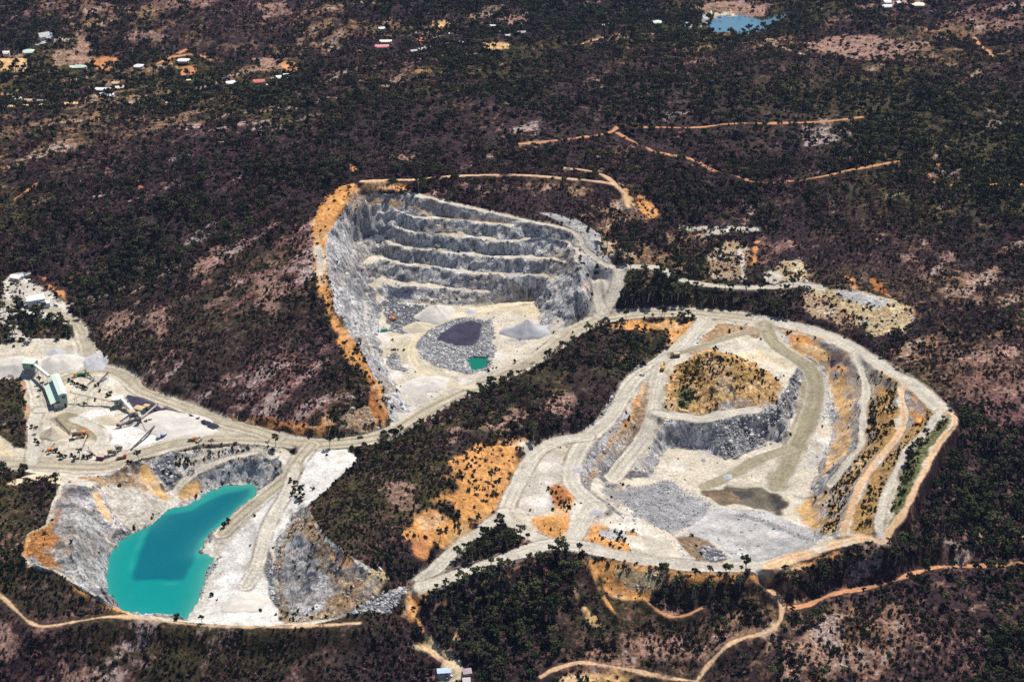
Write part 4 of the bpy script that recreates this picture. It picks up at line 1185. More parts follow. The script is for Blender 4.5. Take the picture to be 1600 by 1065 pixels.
class MB:
    """collects vertices, faces and material slots for one mesh"""

    def __init__(self):
        self.v, self.f, self.m = [], [], []

    def quad(self, c, u, w, mi=0):
        b = len(self.v)
        self.v += [c - u - w, c + u - w, c + u + w, c - u + w]
        self.f.append((b, b + 1, b + 2, b + 3))
        self.m.append(mi)

    def tube(self, a, b, ra, rb, n=5, mi=0, cap=False):
        a, b = Vector(a), Vector(b)
        d = (b - a).normalized()
        u = d.orthogonal().normalized()
        w = d.cross(u)
        s = len(self.v)
        for p, r in ((a, ra), (b, rb)):
            for k in range(n):
                t = 2 * math.pi * k / n
                self.v.append(p + (u * math.cos(t) + w * math.sin(t)) * r)
        for k in range(n):
            self.f.append((s + k, s + (k + 1) % n, s + n + (k + 1) % n, s + n + k))
            self.m.append(mi)
        if cap:
            self.f += [tuple(s + n + k for k in range(n)), tuple(s + k for k in reversed(range(n)))]
            self.m += [mi, mi]

    def box(self, c, size, mi=0, rz=0.0, tilt=None):
        cx, cy, cz = c
        hx, hy, hz = size[0] / 2, size[1] / 2, size[2] / 2
        R = Matrix.Rotation(rz, 3, "Z")
        if tilt is not None:
            R = R @ tilt
        s = len(self.v)
        for sx, sy, sz in ((-1, -1, -1), (1, -1, -1), (1, 1, -1), (-1, 1, -1), (-1, -1, 1), (1, -1, 1), (1, 1, 1), (-1, 1, 1)):
            self.v.append(Vector((cx, cy, cz)) + R @ Vector((sx * hx, sy * hy, sz * hz)))
        for f in ((0, 3, 2, 1), (4, 5, 6, 7), (0, 1, 5, 4), (1, 2, 6, 5), (2, 3, 7, 6), (3, 0, 4, 7)):
            self.f.append(tuple(s + i for i in f))
            self.m.append(mi)

    def poly(self, pts, mi=0):
        s = len(self.v)
        self.v += [Vector(p) for p in pts]
        self.f.append(tuple(range(s, s + len(pts))))
        self.m.append(mi)

    def prism(self, prof, axis_len, mi=0, off=0.0):
        """profile in (y, z) swept along x, centred"""
        s, n = len(self.v), len(prof)
        for x in (-axis_len / 2 + off, axis_len / 2 + off):
            self.v += [Vector((x, y, z)) for y, z in prof]
        for k in range(n):
            j = (k + 1) % n
            self.f.append((s + k, s + n + k, s + n + j, s + j))
            self.m.append(mi)
        self.f += [tuple(s + k for k in range(n)), tuple(s + n + k for k in reversed(range(n)))]
        self.m += [mi, mi]

    def mesh(self, name, mats, smooth=False):
        me = bpy.data.meshes.new(name)
        me.from_pydata([tuple(p) for p in self.v], [], self.f)
        for m in (mats if isinstance(mats, (list, tuple)) else [mats]):
            me.materials.append(m)
        me.polygons.foreach_set("material_index", self.m)
        if smooth:
            me.polygons.foreach_set("use_smooth", [True] * len(self.f))
        me.update()
        return me

    def build(self, name, mats, parent=None, smooth=False, bevel=0.0):
        me = self.mesh(name, mats, smooth)
        if bevel:
            bm = bmesh.new()
            bm.from_mesh(me)
            bmesh.ops.remove_doubles(bm, verts=bm.verts, dist=1e-4)
            bmesh.ops.bevel(bm, geom=list(bm.edges), offset=bevel, segments=1, affect="EDGES", clamp_overlap=True)
            bm.to_mesh(me)
            bm.free()
        o = bpy.data.objects.new(name, me)
        col.objects.link(o)
        o.parent = parent
        return o


R = random.Random(11)


def rvec():
    while True:
        v = Vector((R.uniform(-1, 1), R.uniform(-1, 1), R.uniform(-1, 1)))
        if 0.05 < v.length < 1:
            return v.normalized()


def leaf_clumps(mb, centres, per, leaf, mi=0, flat=0.75):
    for c, r in centres:
        for _ in range(per):
            d = rvec()
            d.z *= flat
            p = c + d * r * (0.45 + 0.55 * R.random())
            nrm = (d + rvec() * 0.9 + Vector((0, 0, 0.35))).normalized()
            u = nrm.orthogonal().normalized()
            u = (Matrix.Rotation(R.uniform(0, 6.28), 3, nrm) @ u)
            s = leaf * R.uniform(0.6, 1.3)
            mb.quad(p, u * s, nrm.cross(u) * s * R.uniform(0.45, 0.9), mi)


def limbs(mb, h, spread, n, r0, mi, lean=0.1, twig=0):
    """a trunk that forks into limbs; returns limb ends"""
    top = Vector((R.uniform(-lean, lean) * h, R.uniform(-lean, lean) * h, h * R.uniform(0.42, 0.55)))
    mid = top * 0.5 + Vector((R.uniform(-0.03, 0.03) * h, R.uniform(-0.03, 0.03) * h, 0))
    mb.tube((0, 0, -0.6), mid, r0, r0 * 0.75, 6, mi)
    mb.tube(mid, top, r0 * 0.75, r0 * 0.55, 6, mi)
    ends = []
    for k in range(n):
        a = 6.283 * (k + R.uniform(-0.3, 0.3)) / n
        rr = spread * R.uniform(0.45, 1.0)
        e = Vector((top.x + math.cos(a) * rr, top.y + math.sin(a) * rr, h * R.uniform(0.66, 0.96)))
        st = mid.lerp(top, R.uniform(0.5, 1.0))
        k1 = st.lerp(e, 0.5) + Vector((0, 0, 0.06 * h))
        mb.tube(st, k1, r0 * 0.42, r0 * 0.27, 4, mi)
        mb.tube(k1, e, r0 * 0.27, r0 * 0.1, 4, mi)
        ends.append(e)
        for _ in range(twig):
            t = k1.lerp(e, R.random())
            d = rvec()
            d.z = abs(d.z)
            mb.tube(t, t + d * spread * 0.45, r0 * 0.15, r0 * 0.04, 3, mi)
    return ends, top


def gum(h, spread, nl, per, leaf, r0=0.36):
    tr, cr = MB(), MB()
    ends, top = limbs(tr, h, spread, nl, r0, 0)
    cs = [(e + Vector((0, 0, 0.02 * h)), spread * R.uniform(0.34, 0.52)) for e in ends]
    cs.append((Vector((top.x, top.y, h * 0.9)), spread * 0.5))
    leaf_clumps(cr, cs, per, leaf)
    return tr, cr


def dense(h, spread, n, per, leaf):
    tr, cr = MB(), MB()
    tr.tube((0, 0, -0.6), (0.1, 0, h * 0.55), 0.22, 0.12, 5)
    cs = []
    for k in range(n):
        a, q = R.uniform(0, 6.28), math.sqrt(R.random())
        zz = R.uniform(0.32, 0.86)
        rr = spread * q * (1.1 - 0.75 * zz)
        cs.append((Vector((math.cos(a) * rr, math.sin(a) * rr, h * zz)), spread * R.uniform(0.32, 0.5)))
    leaf_clumps(cr, cs, per, leaf)
    return tr, cr


def dry(h, spread, nl, per, leaf):
    tr, cr = MB(), MB()
    ends, top = limbs(tr, h, spread, nl, 0.17, 0, 0.12, 5)
    cs = [(e, spread * R.uniform(0.35, 0.55)) for e in ends]
    leaf_clumps(cr, cs, per, leaf)
    return tr, cr


def shrub(h, r, n, per, leaf):
    tr, cr = MB(), MB()
    for _ in range(3):
        tr.tube((0, 0, -0.3), (R.uniform(-r, r) * 0.5, R.uniform(-r, r) * 0.5, h * 0.6), 0.06, 0.03, 3)
    cs = [(Vector((R.uniform(-r, r) * 0.55, R.uniform(-r, r) * 0.55, h * R.uniform(0.25, 0.72))), r * R.uniform(0.45, 0.7)) for _ in range(n)]
    leaf_clumps(cr, cs, per, leaf)
    return tr, cr


KINDS = []      # (family, trunk builder, crown builder, bark, leaf)
for i in range(4):
    KINDS.append(("gum", *gum(R.uniform(9.5, 12.5), R.uniform(2.8, 3.8), 6 + i % 3, 34, 0.52), "bark", "gum_leaf"))
for i in range(3):
    KINDS.append(("bushy", *dense(R.uniform(5.5, 7.5), R.uniform(2.3, 3.0), 9, 26, 0.5), "dark_bark", "bush_leaf"))
for i in range(4):
    KINDS.append(("dry", *dry(R.uniform(6.0, 8.0), R.uniform(2.2, 3.0), 7, 24, 0.33), "dark_bark", "dry_leaf"))
KINDS.append(("bare", *dry(9.5, 3.4, 8, 2, 0.2), "bark", "dry_leaf"))
for i in range(3):
    KINDS.append(("shrub", *shrub(R.uniform(1.4, 2.2), R.uniform(1.0, 1.5), 5, 15, 0.3), "dark_bark", "shrub_leaf"))
for i in range(2):
    KINDS.append(("scrub", *shrub(R.uniform(1.4, 2.2), R.uniform(1.2, 1.7), 5, 13, 0.3), "dark_bark", "dry_leaf"))
KINDS.append(("heath", *shrub(1.5, 1.5, 5, 15, 0.32), "dark_bark", "bush_leaf"))


def whole(tr, cr):
    mb = MB()
    mb.v = tr.v + cr.v
    mb.f = tr.f + [tuple(i + len(tr.v) for i in f) for f in cr.f]
    mb.m = [0] * len(tr.f) + [1] * len(cr.f)
    return mb


def rock_mesh(seed):
    bm = bmesh.new()
    bmesh.ops.create_icosphere(bm, subdivisions=2, radius=1.0)
    q = random.Random(seed)
    cuts = [(Vector((q.uniform(-1, 1), q.uniform(-1, 1), q.uniform(-0.6, 1))).normalized(), q.uniform(0.5, 0.85)) for _ in range(7)]
    for v in bm.verts:
        for n, d in cuts:
            s = v.co.dot(n) - d
            if s > 0:
                v.co -= n * s
        v.co = Vector((v.co.x * 1.15, v.co.y * 0.9, v.co.z * 0.75)) * q.uniform(0.96, 1.04)
    me = bpy.data.meshes.new("boulder")
    bm.to_mesh(me)
    bm.free()
    me.materials.append(M["boulder"])
    return me


def model_collection(name, meshes):
    """models to be scattered; never linked to the scene themselves"""
    c = bpy.data.collections.new(name)
    for i, me in enumerate(meshes):
        o = bpy.data.objects.new(f"{name}_{chr(97 + i)}", me)
        c.objects.link(o)
    return c


def scatter(name, label, cat, pts_, pick, size, turn, models):
    """one object of uncountable growth: instances on its points"""
    me = bpy.data.meshes.new(name)
    me.vertices.add(len(pts_))
    me.vertices.foreach_set("co", np.asarray(pts_, np.float32).ravel())
    for an, ty, arr in (("pick", "INT", pick), ("size", "FLOAT", size), ("turn", "FLOAT", turn)):
        a = me.attributes.new(an, ty, "POINT")
        a.data.foreach_set("value", np.asarray(arr, np.int32 if ty == "INT" else np.float32))
    o = bpy.data.objects.new(name, me)
    col.objects.link(o)
    ng = bpy.data.node_groups.new(name + "_growth", "GeometryNodeTree")
    ng.interface.new_socket("Geometry", in_out="INPUT", socket_type="NodeSocketGeometry")
    ng.interface.new_socket("Geometry", in_out="OUTPUT", socket_type="NodeSocketGeometry")
    gi, go = ng.nodes.new("NodeGroupInput"), ng.nodes.new("NodeGroupOutput")
    ip, ci = ng.nodes.new("GeometryNodeInstanceOnPoints"), ng.nodes.new("GeometryNodeCollectionInfo")
    ci.inputs["Collection"].default_value = models
    ci.inputs["Separate Children"].default_value = True
    ci.inputs["Reset Children"].default_value = True
    at = {}
    for an, ty in (("pick", "INT"), ("size", "FLOAT"), ("turn", "FLOAT")):
        n = ng.nodes.new("GeometryNodeInputNamedAttribute")
        n.data_type = ty
        n.inputs["Name"].default_value = an
        at[an] = n.outputs["Attribute"]
    cx = ng.nodes.new("ShaderNodeCombineXYZ")
    L = ng.links.new
    L(at["turn"], cx.inputs["Z"])
    L(gi.outputs[0], ip.inputs["Points"])
    L(ci.outputs[0], ip.inputs["Instance"])
    ip.inputs["Pick Instance"].default_value = True
    L(at["pick"], ip.inputs["Instance Index"])
    L(cx.outputs[0], ip.inputs["Rotation"])
    L(at["size"], ip.inputs["Scale"])
    L(ip.outputs[0], go.inputs[0])
    md = o.modifiers.new("growth", "NODES")
    md.node_group = ng
    o["kind"], o["label"], o["category"] = "stuff", label, cat
    return o


def lookup(A, x, y):
    """value of a land attribute at world places"""
    r = np.clip(np.searchsorted(RY, y) - 1, 0, NR - 1)
    c = np.clip(np.searchsorted(sc_, x / zc0(y)) - 1, 0, NC - 1)
    return A[r * NC + c]


def jitter_grid(x0, x1, y0, y1, cell):
    nx, ny = int((x1 - x0) / cell), int((y1 - y0) / cell)
    X, Y = np.meshgrid(x0 + cell * np.arange(nx), y0 + cell * np.arange(ny))
    X = X.ravel() + rng.uniform(0, cell, X.size)
    Y = Y.ravel() + rng.uniform(0, cell, Y.size)
    k = np.abs(X) < 0.36 * 1.33 * zc0(Y) + 15
    return X[k], Y[k]


def blobs(txt, x, y):
    s = np.zeros(len(x))
    for px, py, r in P(txt):
        bx, by, _ = ground(px, py)
        s = np.maximum(s, np.exp(-((x - bx) ** 2 + (y - by) ** 2) / (r * r)))
    return s
# ------------------------------------------------------------------ where things grow
GREEN = "1300 175 170, 1500 190 170, 1050 160 130, 1150 180 120, 1550 780 90, 1450 880 70, 1350 900 60, 1200 930 60, 1000 970 60, 850 1000 70, 760 1010 60, 720 50 160, 100 140 160, 250 130 160, 50 60 160, 1250 20 130, 1000 40 150, 960 460 40, 1100 480 50, 1450 540 40, 60 500 25, 700 720 60, 1000 590 40"
DRYB = "100 300 150, 250 260 140, 400 60 200, 1350 110 170, 1550 110 160, 750 235 110, 560 240 90, 900 130 120, 850 620 40, 1350 280 120, 1250 350 70, 1500 420 80, 350 330 90, 500 60 120, 100 380 80, 700 650 40, 350 560 70"
LOW = "330 500 80, 250 520 70, 420 420 60, 420 560 60, 460 630 40, 100 1000 70, 300 1030 90, 500 1030 80, 20 820 40, 60 930 40, 1550 560 60, 1480 600 40, 620 760 60, 560 820 40, 700 700 40, 1400 450 90, 1250 400 60, 1400 1000 50, 1050 1030 40, 840 320 40"


def natural_sites(y0, y1, cell, keep_p):
    x, y = jitter_grid(-1250, 1250, y0, y1, cell)
    tv = lookup(TV, x, y)
    clump = 0.7 + 1.0 * fbm(x, y, 30, 3, 401)
    k = rng.random(len(x)) < tv * np.clip(clump, 0.15, 1.0) * keep_p
    return x[k], y[k]


xa, ya = natural_sites(610, 1500, 3.7, 1.0)
xb, yb = natural_sites(1500, 2720, 5.4, 1.0)
TX, TY = np.r_[xa, xb], np.r_[ya, yb]
n = len(TX)
gr = blobs(GREEN, TX, TY) * 1.0 - blobs(DRYB, TX, TY) * 0.8 + 0.85 * fbm(TX, TY, 150, 3, 411) + 0.5 * fbm(TX, TY, 35, 2, 421) + rng.normal(0, 0.28, n)
low = np.clip(blobs(LOW, TX, TY) * 1.35, 0, 1)
u = rng.random(n)
fam = np.where(gr > 0.35, np.where(u < 0.62, 0, np.where(u < 0.93, 1, 2)), np.where(gr > -0.2, np.where(u < 0.24, 0, np.where(u < 0.62, 1, np.where(u < 0.95, 2, 3))), np.where(u < 0.12, 0, np.where(u < 0.34, 1, np.where(u < 0.92, 2, 3)))))
fam = np.where((low > 0.5) & (fam == 0) & (rng.random(n) < 0.85), 1, fam)
ti = np.choose(fam, [rng.integers(0, 4, n), rng.integers(4, 7, n), rng.integers(7, 11, n), np.full(n, 11)])
tsz = (0.45 + 0.75 * rng.random(n) ** 1.3) * np.where(rng.random(n) < 0.07, 1.45, 1.0) * np.where(fam == 0, 1.0, 0.9) * (1 - 0.55 * low)
tsz *= np.where(TY > 1500, 1.12, 1.0)
TZ = bilin(Hg, TX, TY)
tturn = rng.uniform(0, 6.283, n)
kind_h = np.array([max(p.z for p in (c.v + t.v)) for _, t, c, _, _ in KINDS])
ppx, ppy = proj(TX, TY, TZ)
app = kind_h[ti] * tsz / (TY * CP + (CAM_H - TZ) * SP)
inview = (ppx > 8) & (ppx < 1592) & (ppy < 1085) & (ppy > 300)

# --- the largest trees in view: each its own object with trunk and crown
FAMNAME = {"gum": ("gum_tree", "gum tree"), "bushy": ("bushy_tree", "bushy tree"), "dry": ("dry_tree", "dry tree"), "bare": ("bare_tree", "bare tree")}
LOOK = {"gum": "leafy green gum tree with pale trunk", "bushy": "dark green bushy tree with dense crown", "dry": "mauve grey half leafless tree", "bare": "bare pale branched dead tree"}
PLACES = [("below the bottom left dirt track", lambda x, y: x < 560 and y > 975), ("on the hill left of the lake", lambda x, y: x < 230 and y > 745),
          ("on the bottom slope left of the house", lambda x, y: x < 700 and y > 955), ("around the bottom edge house", lambda x, y: x < 800 and y > 985),
          ("in the gully below the right pit", lambda x, y: x < 1180 and y > 890 and y < 1000), ("by the pale bottom centre track", lambda x, y: x < 1220 and y > 985),
          ("below the bottom right creek track", lambda x, y: y > 915 + (1450 - x) * 0.12 and x > 1180), ("above the bottom right creek track", lambda x, y: x > 1180 and y > 830),
          ("right of the right pit", lambda x, y: x > 1400 and y > 600), ("on the hill between the pits", lambda x, y: x > 480 and y > 500),
          ("on the hill left of the upper pit", lambda x, y: x < 600), ("on the hillside behind the upper pit", lambda x, y: True)]
ind = []
for fams, cap in (((0,), 200), ((1,), 55), ((2, 3), 45)):
    cand = np.where(inview & np.isin(fam, fams))[0]
    ind += list(cand[np.argsort(-app[cand])][:cap])
ind = np.array(ind)
part_mesh = {}
for k, (fm, tr, cr, bark, leaf) in enumerate(KINDS[:12]):
    part_mesh[k] = (tr.mesh("trunk", M[bark]), cr.mesh("crown", M[leaf]))
for i in ind:
    fm = KINDS[ti[i]][0]
    nm, cat = FAMNAME[fm]
    root = bpy.data.objects.new(nm, None)
    col.objects.link(root)
    root.location = (TX[i], TY[i], TZ[i])
    root.rotation_euler = (0, 0, tturn[i])
    root.scale = [tsz[i]] * 3
    for pn, me in zip(("trunk", "crown"), part_mesh[ti[i]]):
        o = bpy.data.objects.new(pn, me)
        col.objects.link(o)
        o.parent = root
    place = next(pl for pl, f in PLACES if f(ppx[i], ppy[i]))
    hgt = kind_h[ti[i]] * tsz[i]
    root["label"] = f"{'tall' if hgt > 10.5 else 'small' if hgt < 6.5 else 'medium'} {LOOK[fm]} {place}"
    root["category"] = cat
    root["group"] = f"{cat}s {place}"
rest = np.ones(n, bool)
rest[ind] = False
tree_models = model_collection("tree_model", [whole(tr, cr).mesh(fm, [M[bark], M[leaf]]) for fm, tr, cr, bark, leaf in KINDS[:12]])
for lo, hi, nm, lab in ((0, 1500, "woods", "dark mixed bush of gum and dry trees over the near hills"), (1500, 9999, "forest", "distant dark forest over the far hills")):
    k = rest & (TY >= lo) & (TY < hi)
    scatter(nm, lab, "forest", np.c_[TX, TY, TZ][k], ti[k], tsz[k], tturn[k], tree_models)

# --- shrubs and low scrub
sx, sy = jitter_grid(-700, 700, 610, 1480, 2.4)
sv = lookup(SV, sx, sy)
k = rng.random(len(sx)) < np.clip(sv * np.clip(0.34 + 0.62 * fbm(sx, sy, 16, 3, 431), 0.03, 0.95) * np.where((sy < 1150) & (lookup(cls, sx, sy) == 0), 1.35, 1.0), 0, 0.95)
sx, sy = sx[k], sy[k]
x2, y2 = jitter_grid(-1250, 1250, 1480, 2500, 7.0)
k2 = rng.random(len(x2)) < lookup(SV, x2, y2) * 0.30
sx, sy = np.r_[sx, x2[k2]], np.r_[sy, y2[k2]]
wild = (lookup(cls, sx, sy) == 0) & (rng.random(len(sx)) < 0.86)
sp = np.where(wild, np.choose(rng.integers(0, 4, len(sx)), [3, 4, 4, 5]), rng.integers(0, 3, len(sx)))
ss = (0.35 + 1.1 * rng.random(len(sx)) ** 1.6) * np.where(sy > 1480, 1.6, 1.0)
scatter("undergrowth", "low dark and olive scrub over slopes and bank edges", "scrub", np.c_[sx, sy, bilin(Hg, sx, sy)], sp, ss, rng.uniform(0, 6.28, len(sx)),
        model_collection("shrub_model", [whole(tr, cr).mesh(fm, [M[bark], M[leaf]]) for fm, tr, cr, bark, leaf in KINDS[12:]]))

# --- broken rock
bx, by = jitter_grid(-450, 450, 690, 1320, 1.35)
rb = lookup(RB, bx, by)
k = rng.random(len(bx)) < np.clip(rb * 0.85, 0, 1)
bx, by, rb = bx[k], by[k], rb[k]
bs = (rng.gamma(1.6, 0.36, len(bx)) + 0.3) * np.where((rb > 0.7) & (rb < 0.9), 0.5, 1.0)
scatter("rubble", "grey heaps of broken blasted rock on the pit floors", "rubble", np.c_[bx, by, bilin(Hg, bx, by) + 0.1], rng.integers(0, 5, len(bx)), np.clip(bs, 0.25, 2.4), rng.uniform(0, 6.28, len(bx)),
        model_collection("rock_model", [rock_mesh(s) for s in range(5)]))
print("GROWTH", n, len(sx), len(bx), flush=True)
# ------------------------------------------------------------------ buildings, plant and vehicles
def mat(key, rgb, rough=0.6, var=0.1, **kw):
    if key not in M:
        M[key] = plain(key, rgb, rough, var, **kw)
    return M[key]


mat("white_sheet", (0.78, 0.78, 0.76)); mat("cream_sheet", (0.72, 0.66, 0.52)); mat("green_sheet", (0.32, 0.46, 0.38), 0.55); mat("pale_green_sheet", (0.58, 0.70, 0.60), 0.5)
mat("blue_or_shade_sheet", (0.42, 0.54, 0.68)); mat("red_sheet", (0.62, 0.16, 0.12)); mat("pink_sheet", (0.70, 0.25, 0.27)); mat("grey_sheet", (0.46, 0.44, 0.47)); mat("tan_sheet", (0.60, 0.42, 0.24))
mat("teal_sheet", (0.10, 0.36, 0.36)); mat("mauve_sheet", (0.36, 0.29, 0.34)); mat("white_wall", (0.66, 0.64, 0.60), 0.8); mat("brick_wall", (0.36, 0.20, 0.13), 0.85); mat("tan_wall", (0.52, 0.40, 0.28), 0.85)
mat("window_glass", (0.03, 0.04, 0.05), 0.12, spec=0.6); mat("steel", (0.30, 0.29, 0.28), 0.6, 0.25); mat("rusty_steel", (0.22, 0.10, 0.06), 0.8, 0.35); mat("dark_steel", (0.07, 0.07, 0.08), 0.6)
mat("belt_rubber", (0.10, 0.085, 0.08), 0.8); mat("dusty_belt", (0.50, 0.45, 0.40), 0.9); mat("machine_yellow", (0.72, 0.42, 0.06), 0.5); mat("machine_orange", (0.75, 0.23, 0.05), 0.5); mat("machine_green", (0.05, 0.25, 0.13), 0.5)
mat("truck_white", (0.80, 0.80, 0.79), 0.35); mat("truck_red", (0.55, 0.03, 0.05), 0.4); mat("maroon", (0.20, 0.06, 0.09), 0.6); mat("car_green", (0.04, 0.09, 0.06), 0.4); mat("car_blue", (0.16, 0.26, 0.45), 0.4)
mat("tyre", (0.02, 0.02, 0.02), 0.9); mat("concrete", (0.62, 0.58, 0.52), 0.9); mat("blue_tank", (0.10, 0.20, 0.30), 0.5); mat("dust_tan", (0.50, 0.43, 0.33), 0.95, 0.2)
mat("stone_dust", (0.42, 0.42, 0.45), 0.95, 0.12, scale=0.3); mat("pale_dust", (0.56, 0.53, 0.49), 0.95, 0.12, scale=0.3); mat("sand", (0.50, 0.44, 0.34), 0.95, 0.12, scale=0.3); mat("dark_stone", (0.050, 0.046, 0.075), 0.95, 0.3, scale=0.4)


def thing(name, label, cat, px=None, py=None, rz=0.0, group=None, at=None):
    o = bpy.data.objects.new(name, None)
    col.objects.link(o)
    x, y, z = at if at is not None else ground(px, py)
    o.location = (x, y, z)
    o.rotation_euler = (0, 0, math.radians(rz))
    o["label"], o["category"] = label, cat
    if group:
        o["group"] = group
    return o


def house(px, py, L, W, H, rz, roof, wall, label, pitch=0.35, hip=False, verandah=True, name="house", cat="house", group=None, wins=3, flat=False, base=0.6):
    t = thing(name, label, cat, px, py, rz, group)
    b = MB()
    b.box((0, 0, H / 2 - 0.6), (L, W, H + 1.2))
    b.build("wall", M[wall], t)
    r, ov = MB(), 0.55
    rise = W / 2 * pitch
    if flat:
        r.prism([(-W / 2 - ov, H), (W / 2 + ov, H + 0.9), (W / 2 + ov, H + 1.15), (-W / 2 - ov, H + 0.25)], L + 2 * ov)
    elif hip:
        a, c, h = L / 2 + ov, W / 2 + ov, H + rise
        q = max(0.4, L / 2 - W / 2)
        lo = H - 0.15
        r.poly([(-a, -c, lo), (a, -c, lo), (q, 0, h), (-q, 0, h)])
        r.poly([(a, c, lo), (-a, c, lo), (-q, 0, h), (q, 0, h)])
        r.poly([(a, -c, lo), (a, c, lo), (q, 0, h)])
        r.poly([(-a, c, lo), (-a, -c, lo), (-q, 0, h)])
        r.poly([(-a, c, lo), (a, c, lo), (a, -c, lo), (-a, -c, lo)])
    else:
        c, th = W / 2 + ov, 0.22
        dz = ov * pitch
        r.prism([(-c, H - dz), (0, H + rise), (c, H - dz), (c, H - dz + th), (0, H + rise + th), (-c, H - dz + th)], L + 2 * ov)
        g = MB()
        for sx in (-1, 1):
            x0 = sx * (L / 2 - 0.03)
            g.poly([(x0, -W / 2, H), (x0, W / 2, H), (x0, 0, H + rise - 0.03)] if sx > 0 else [(x0, W / 2, H), (x0, -W / 2, H), (x0, 0, H + rise - 0.03)])
        g.build("gable", M[wall], t)
    r.build("roof", M[roof], t)
    d = MB()
    d.box((L * 0.06, -W / 2 - 0.04, 1.05), (1.0, 0.1, 2.1))
    d.build("door", M["mauve_sheet"], t)
    for k in range(wins):
        x = -L / 2 + L * (k + 0.7) / (wins + 0.4)
        if abs(x - L * 0.06) < 1.2:
            x += 1.7
        wn = MB()
        wn.box((x, -W / 2 - 0.03, min(H - 0.7, 1.7)), (min(1.6, L / 6), 0.08, 1.1))
        wn.build("window", M["window_glass"], t)
    wn = MB()
    wn.box((-L / 2 - 0.03, 0, min(H - 0.7, 1.7)), (0.08, 1.5, 1.1))
    wn.build("window", M["window_glass"], t)
    if verandah:
        v = MB()
        v.prism([(-W / 2 - 2.4, H * 0.78), (-W / 2 - 0.05, H - 0.35), (-W / 2 - 0.05, H - 0.22), (-W / 2 - 2.4, H * 0.78 + 0.13)], L * 0.8)
        v.build("verandah_roof", M[roof], t)
        for x in (-L * 0.38, 0.02 * L, L * 0.38):
            q = MB()
            q.box((x, -W / 2 - 2.3, H * 0.39 - 0.3), (0.14, 0.14, H * 0.78 + 0.6))
            q.build("post", M["white_wall"], t)
    return t


VG = "houses of the hillside village"
TG = "houses among the trees at the top centre"
house(70, 62, 15, 8, 5.5, 35, "white_sheet", "white_wall", "white steep gabled house on the wooded knoll at top left", 1.3, verandah=False, group=VG)
house(79, 64, 10, 7, 4.5, -40, "white_sheet", "white_wall", "small white gabled house just right of the steep one", 0.9, verandah=False, group=VG)
house(45, 84, 15, 11, 4.0, 12, "pale_green_sheet", "white_wall", "pale green hip roofed house below the wooded knoll", 0.5, True, group=VG)
house(11, 87, 9, 7, 5.5, 4, "white_sheet", "white_wall", "white two storey house above the orange clearing", 0.35, group=VG)
h = house(123, 107, 23, 8, 3.2, 8, "pale_green_sheet", "cream_sheet", "long light green roofed house with raised middle", 0.35, group=VG)
q = MB(); q.prism([(-3.2, 3.6), (0, 5.6), (3.2, 3.6)], 9.0); q.build("roof_lantern", M["pale_green_sheet"], h)
house(217, 106, 12, 9, 3.4, -6, "white_sheet", "white_wall", "white hip roofed house alone in the trees", 0.45, True, group=VG)
house(199, 103, 4.5, 3.5, 2.6, 25, "white_sheet", "white_wall", "tiny white shed left of the lone white house", wins=1, verandah=False, name="shed", cat="shed")
house(287, 97, 16, 9, 3.4, -3, "white_sheet", "white_wall", "white house under the orange hill tracks", 0.4, True, group=VG)
house(162, 142, 20, 7, 3.2, -4, "white_sheet", "white_wall", "long white house behind the brick house", 0.3, group=VG)
house(168, 151, 19, 8, 3.6, -2, "white_sheet", "white_wall", "long white house nearest the white roadside fence", 0.35, group=VG)
house(181, 132, 10, 6, 3.0, 12, "tan_sheet", "tan_wall", "brown roofed house at the back of the white group", 0.3, group=VG)
house(187, 139, 11, 7, 3.2, 25, "cream_sheet", "brick_wall", "cream roofed brick house right of the long white one", 0.35, group=VG)
house(360, 132, 12, 8, 3.3, 28, "white_sheet", "white_wall", "white gabled house turned askew in dark trees", 0.4, group=VG)
house(405, 130, 15, 8, 3.4, 8, "red_sheet", "white_wall", "bright red roofed house at the village edge", 0.45, group=VG)
house(393, 139, 7, 5, 3.0, 15, "white_sheet", "white_wall", "small white cottage below the red roof", 0.35, wins=2, group=VG)
house(416, 136, 8, 6, 3.0, 10, "white_sheet", "blue_or_shade_sheet", "white cottage with blue walls right of the red roof", 0.3, wins=2, group=VG)
h = house(442, 124, 17, 8, 4.2, 8, "white_sheet", "teal_sheet", "long teal walled house with white stepped roof", 0.22, group=VG)
q = MB(); q.box((4.5, 0, 5.6), (7.0, 7.0, 2.2)); q.build("upper_storey", M["teal_sheet"], h)
q = MB(); q.prism([(-4, 6.7), (0, 7.6), (4, 6.7)], 7.8, off=4.5); q.build("upper_roof", M["white_sheet"], h)
house(428, 126, 6, 5, 3.0, 10, "cream_sheet", "cream_sheet", "small cream shed between red and teal houses", wins=1, verandah=False, name="shed", cat="shed")
house(28, 156, 11, 7, 3.2, 3, "white_sheet", "white_wall", "white house at the far left end of the road", 0.4, group=VG)
house(45, 159, 10, 6, 2.8, 0, "tan_sheet", "tan_wall", "low tan house beside the left end of the road", 0.3, wins=2, group=VG)
house(66, 161, 11, 7, 3.0, -6, "grey_sheet", "white_wall", "grey roofed house on the near side of the road", 0.4, group=VG)
house(295, 128, 5, 4, 2.8, 20, "cream_sheet", "tan_wall", "cream hut below the orange yard", wins=1, verandah=False, name="shed", cat="shed")
house(597, 75, 19, 9, 3.2, 4, "pink_sheet", "white_wall", "long pink roofed house at the left of its street", 0.35, group=TG)
house(603, 67, 17, 7, 3.2, 2, "white_sheet", "cream_sheet", "white roofed house behind the long pink roof", 0.3, group=TG)
house(659, 65, 12, 10, 3.3, 5, "red_sheet", "brick_wall", "dark red hip roofed house among tall trees", 0.5, True, group=TG)
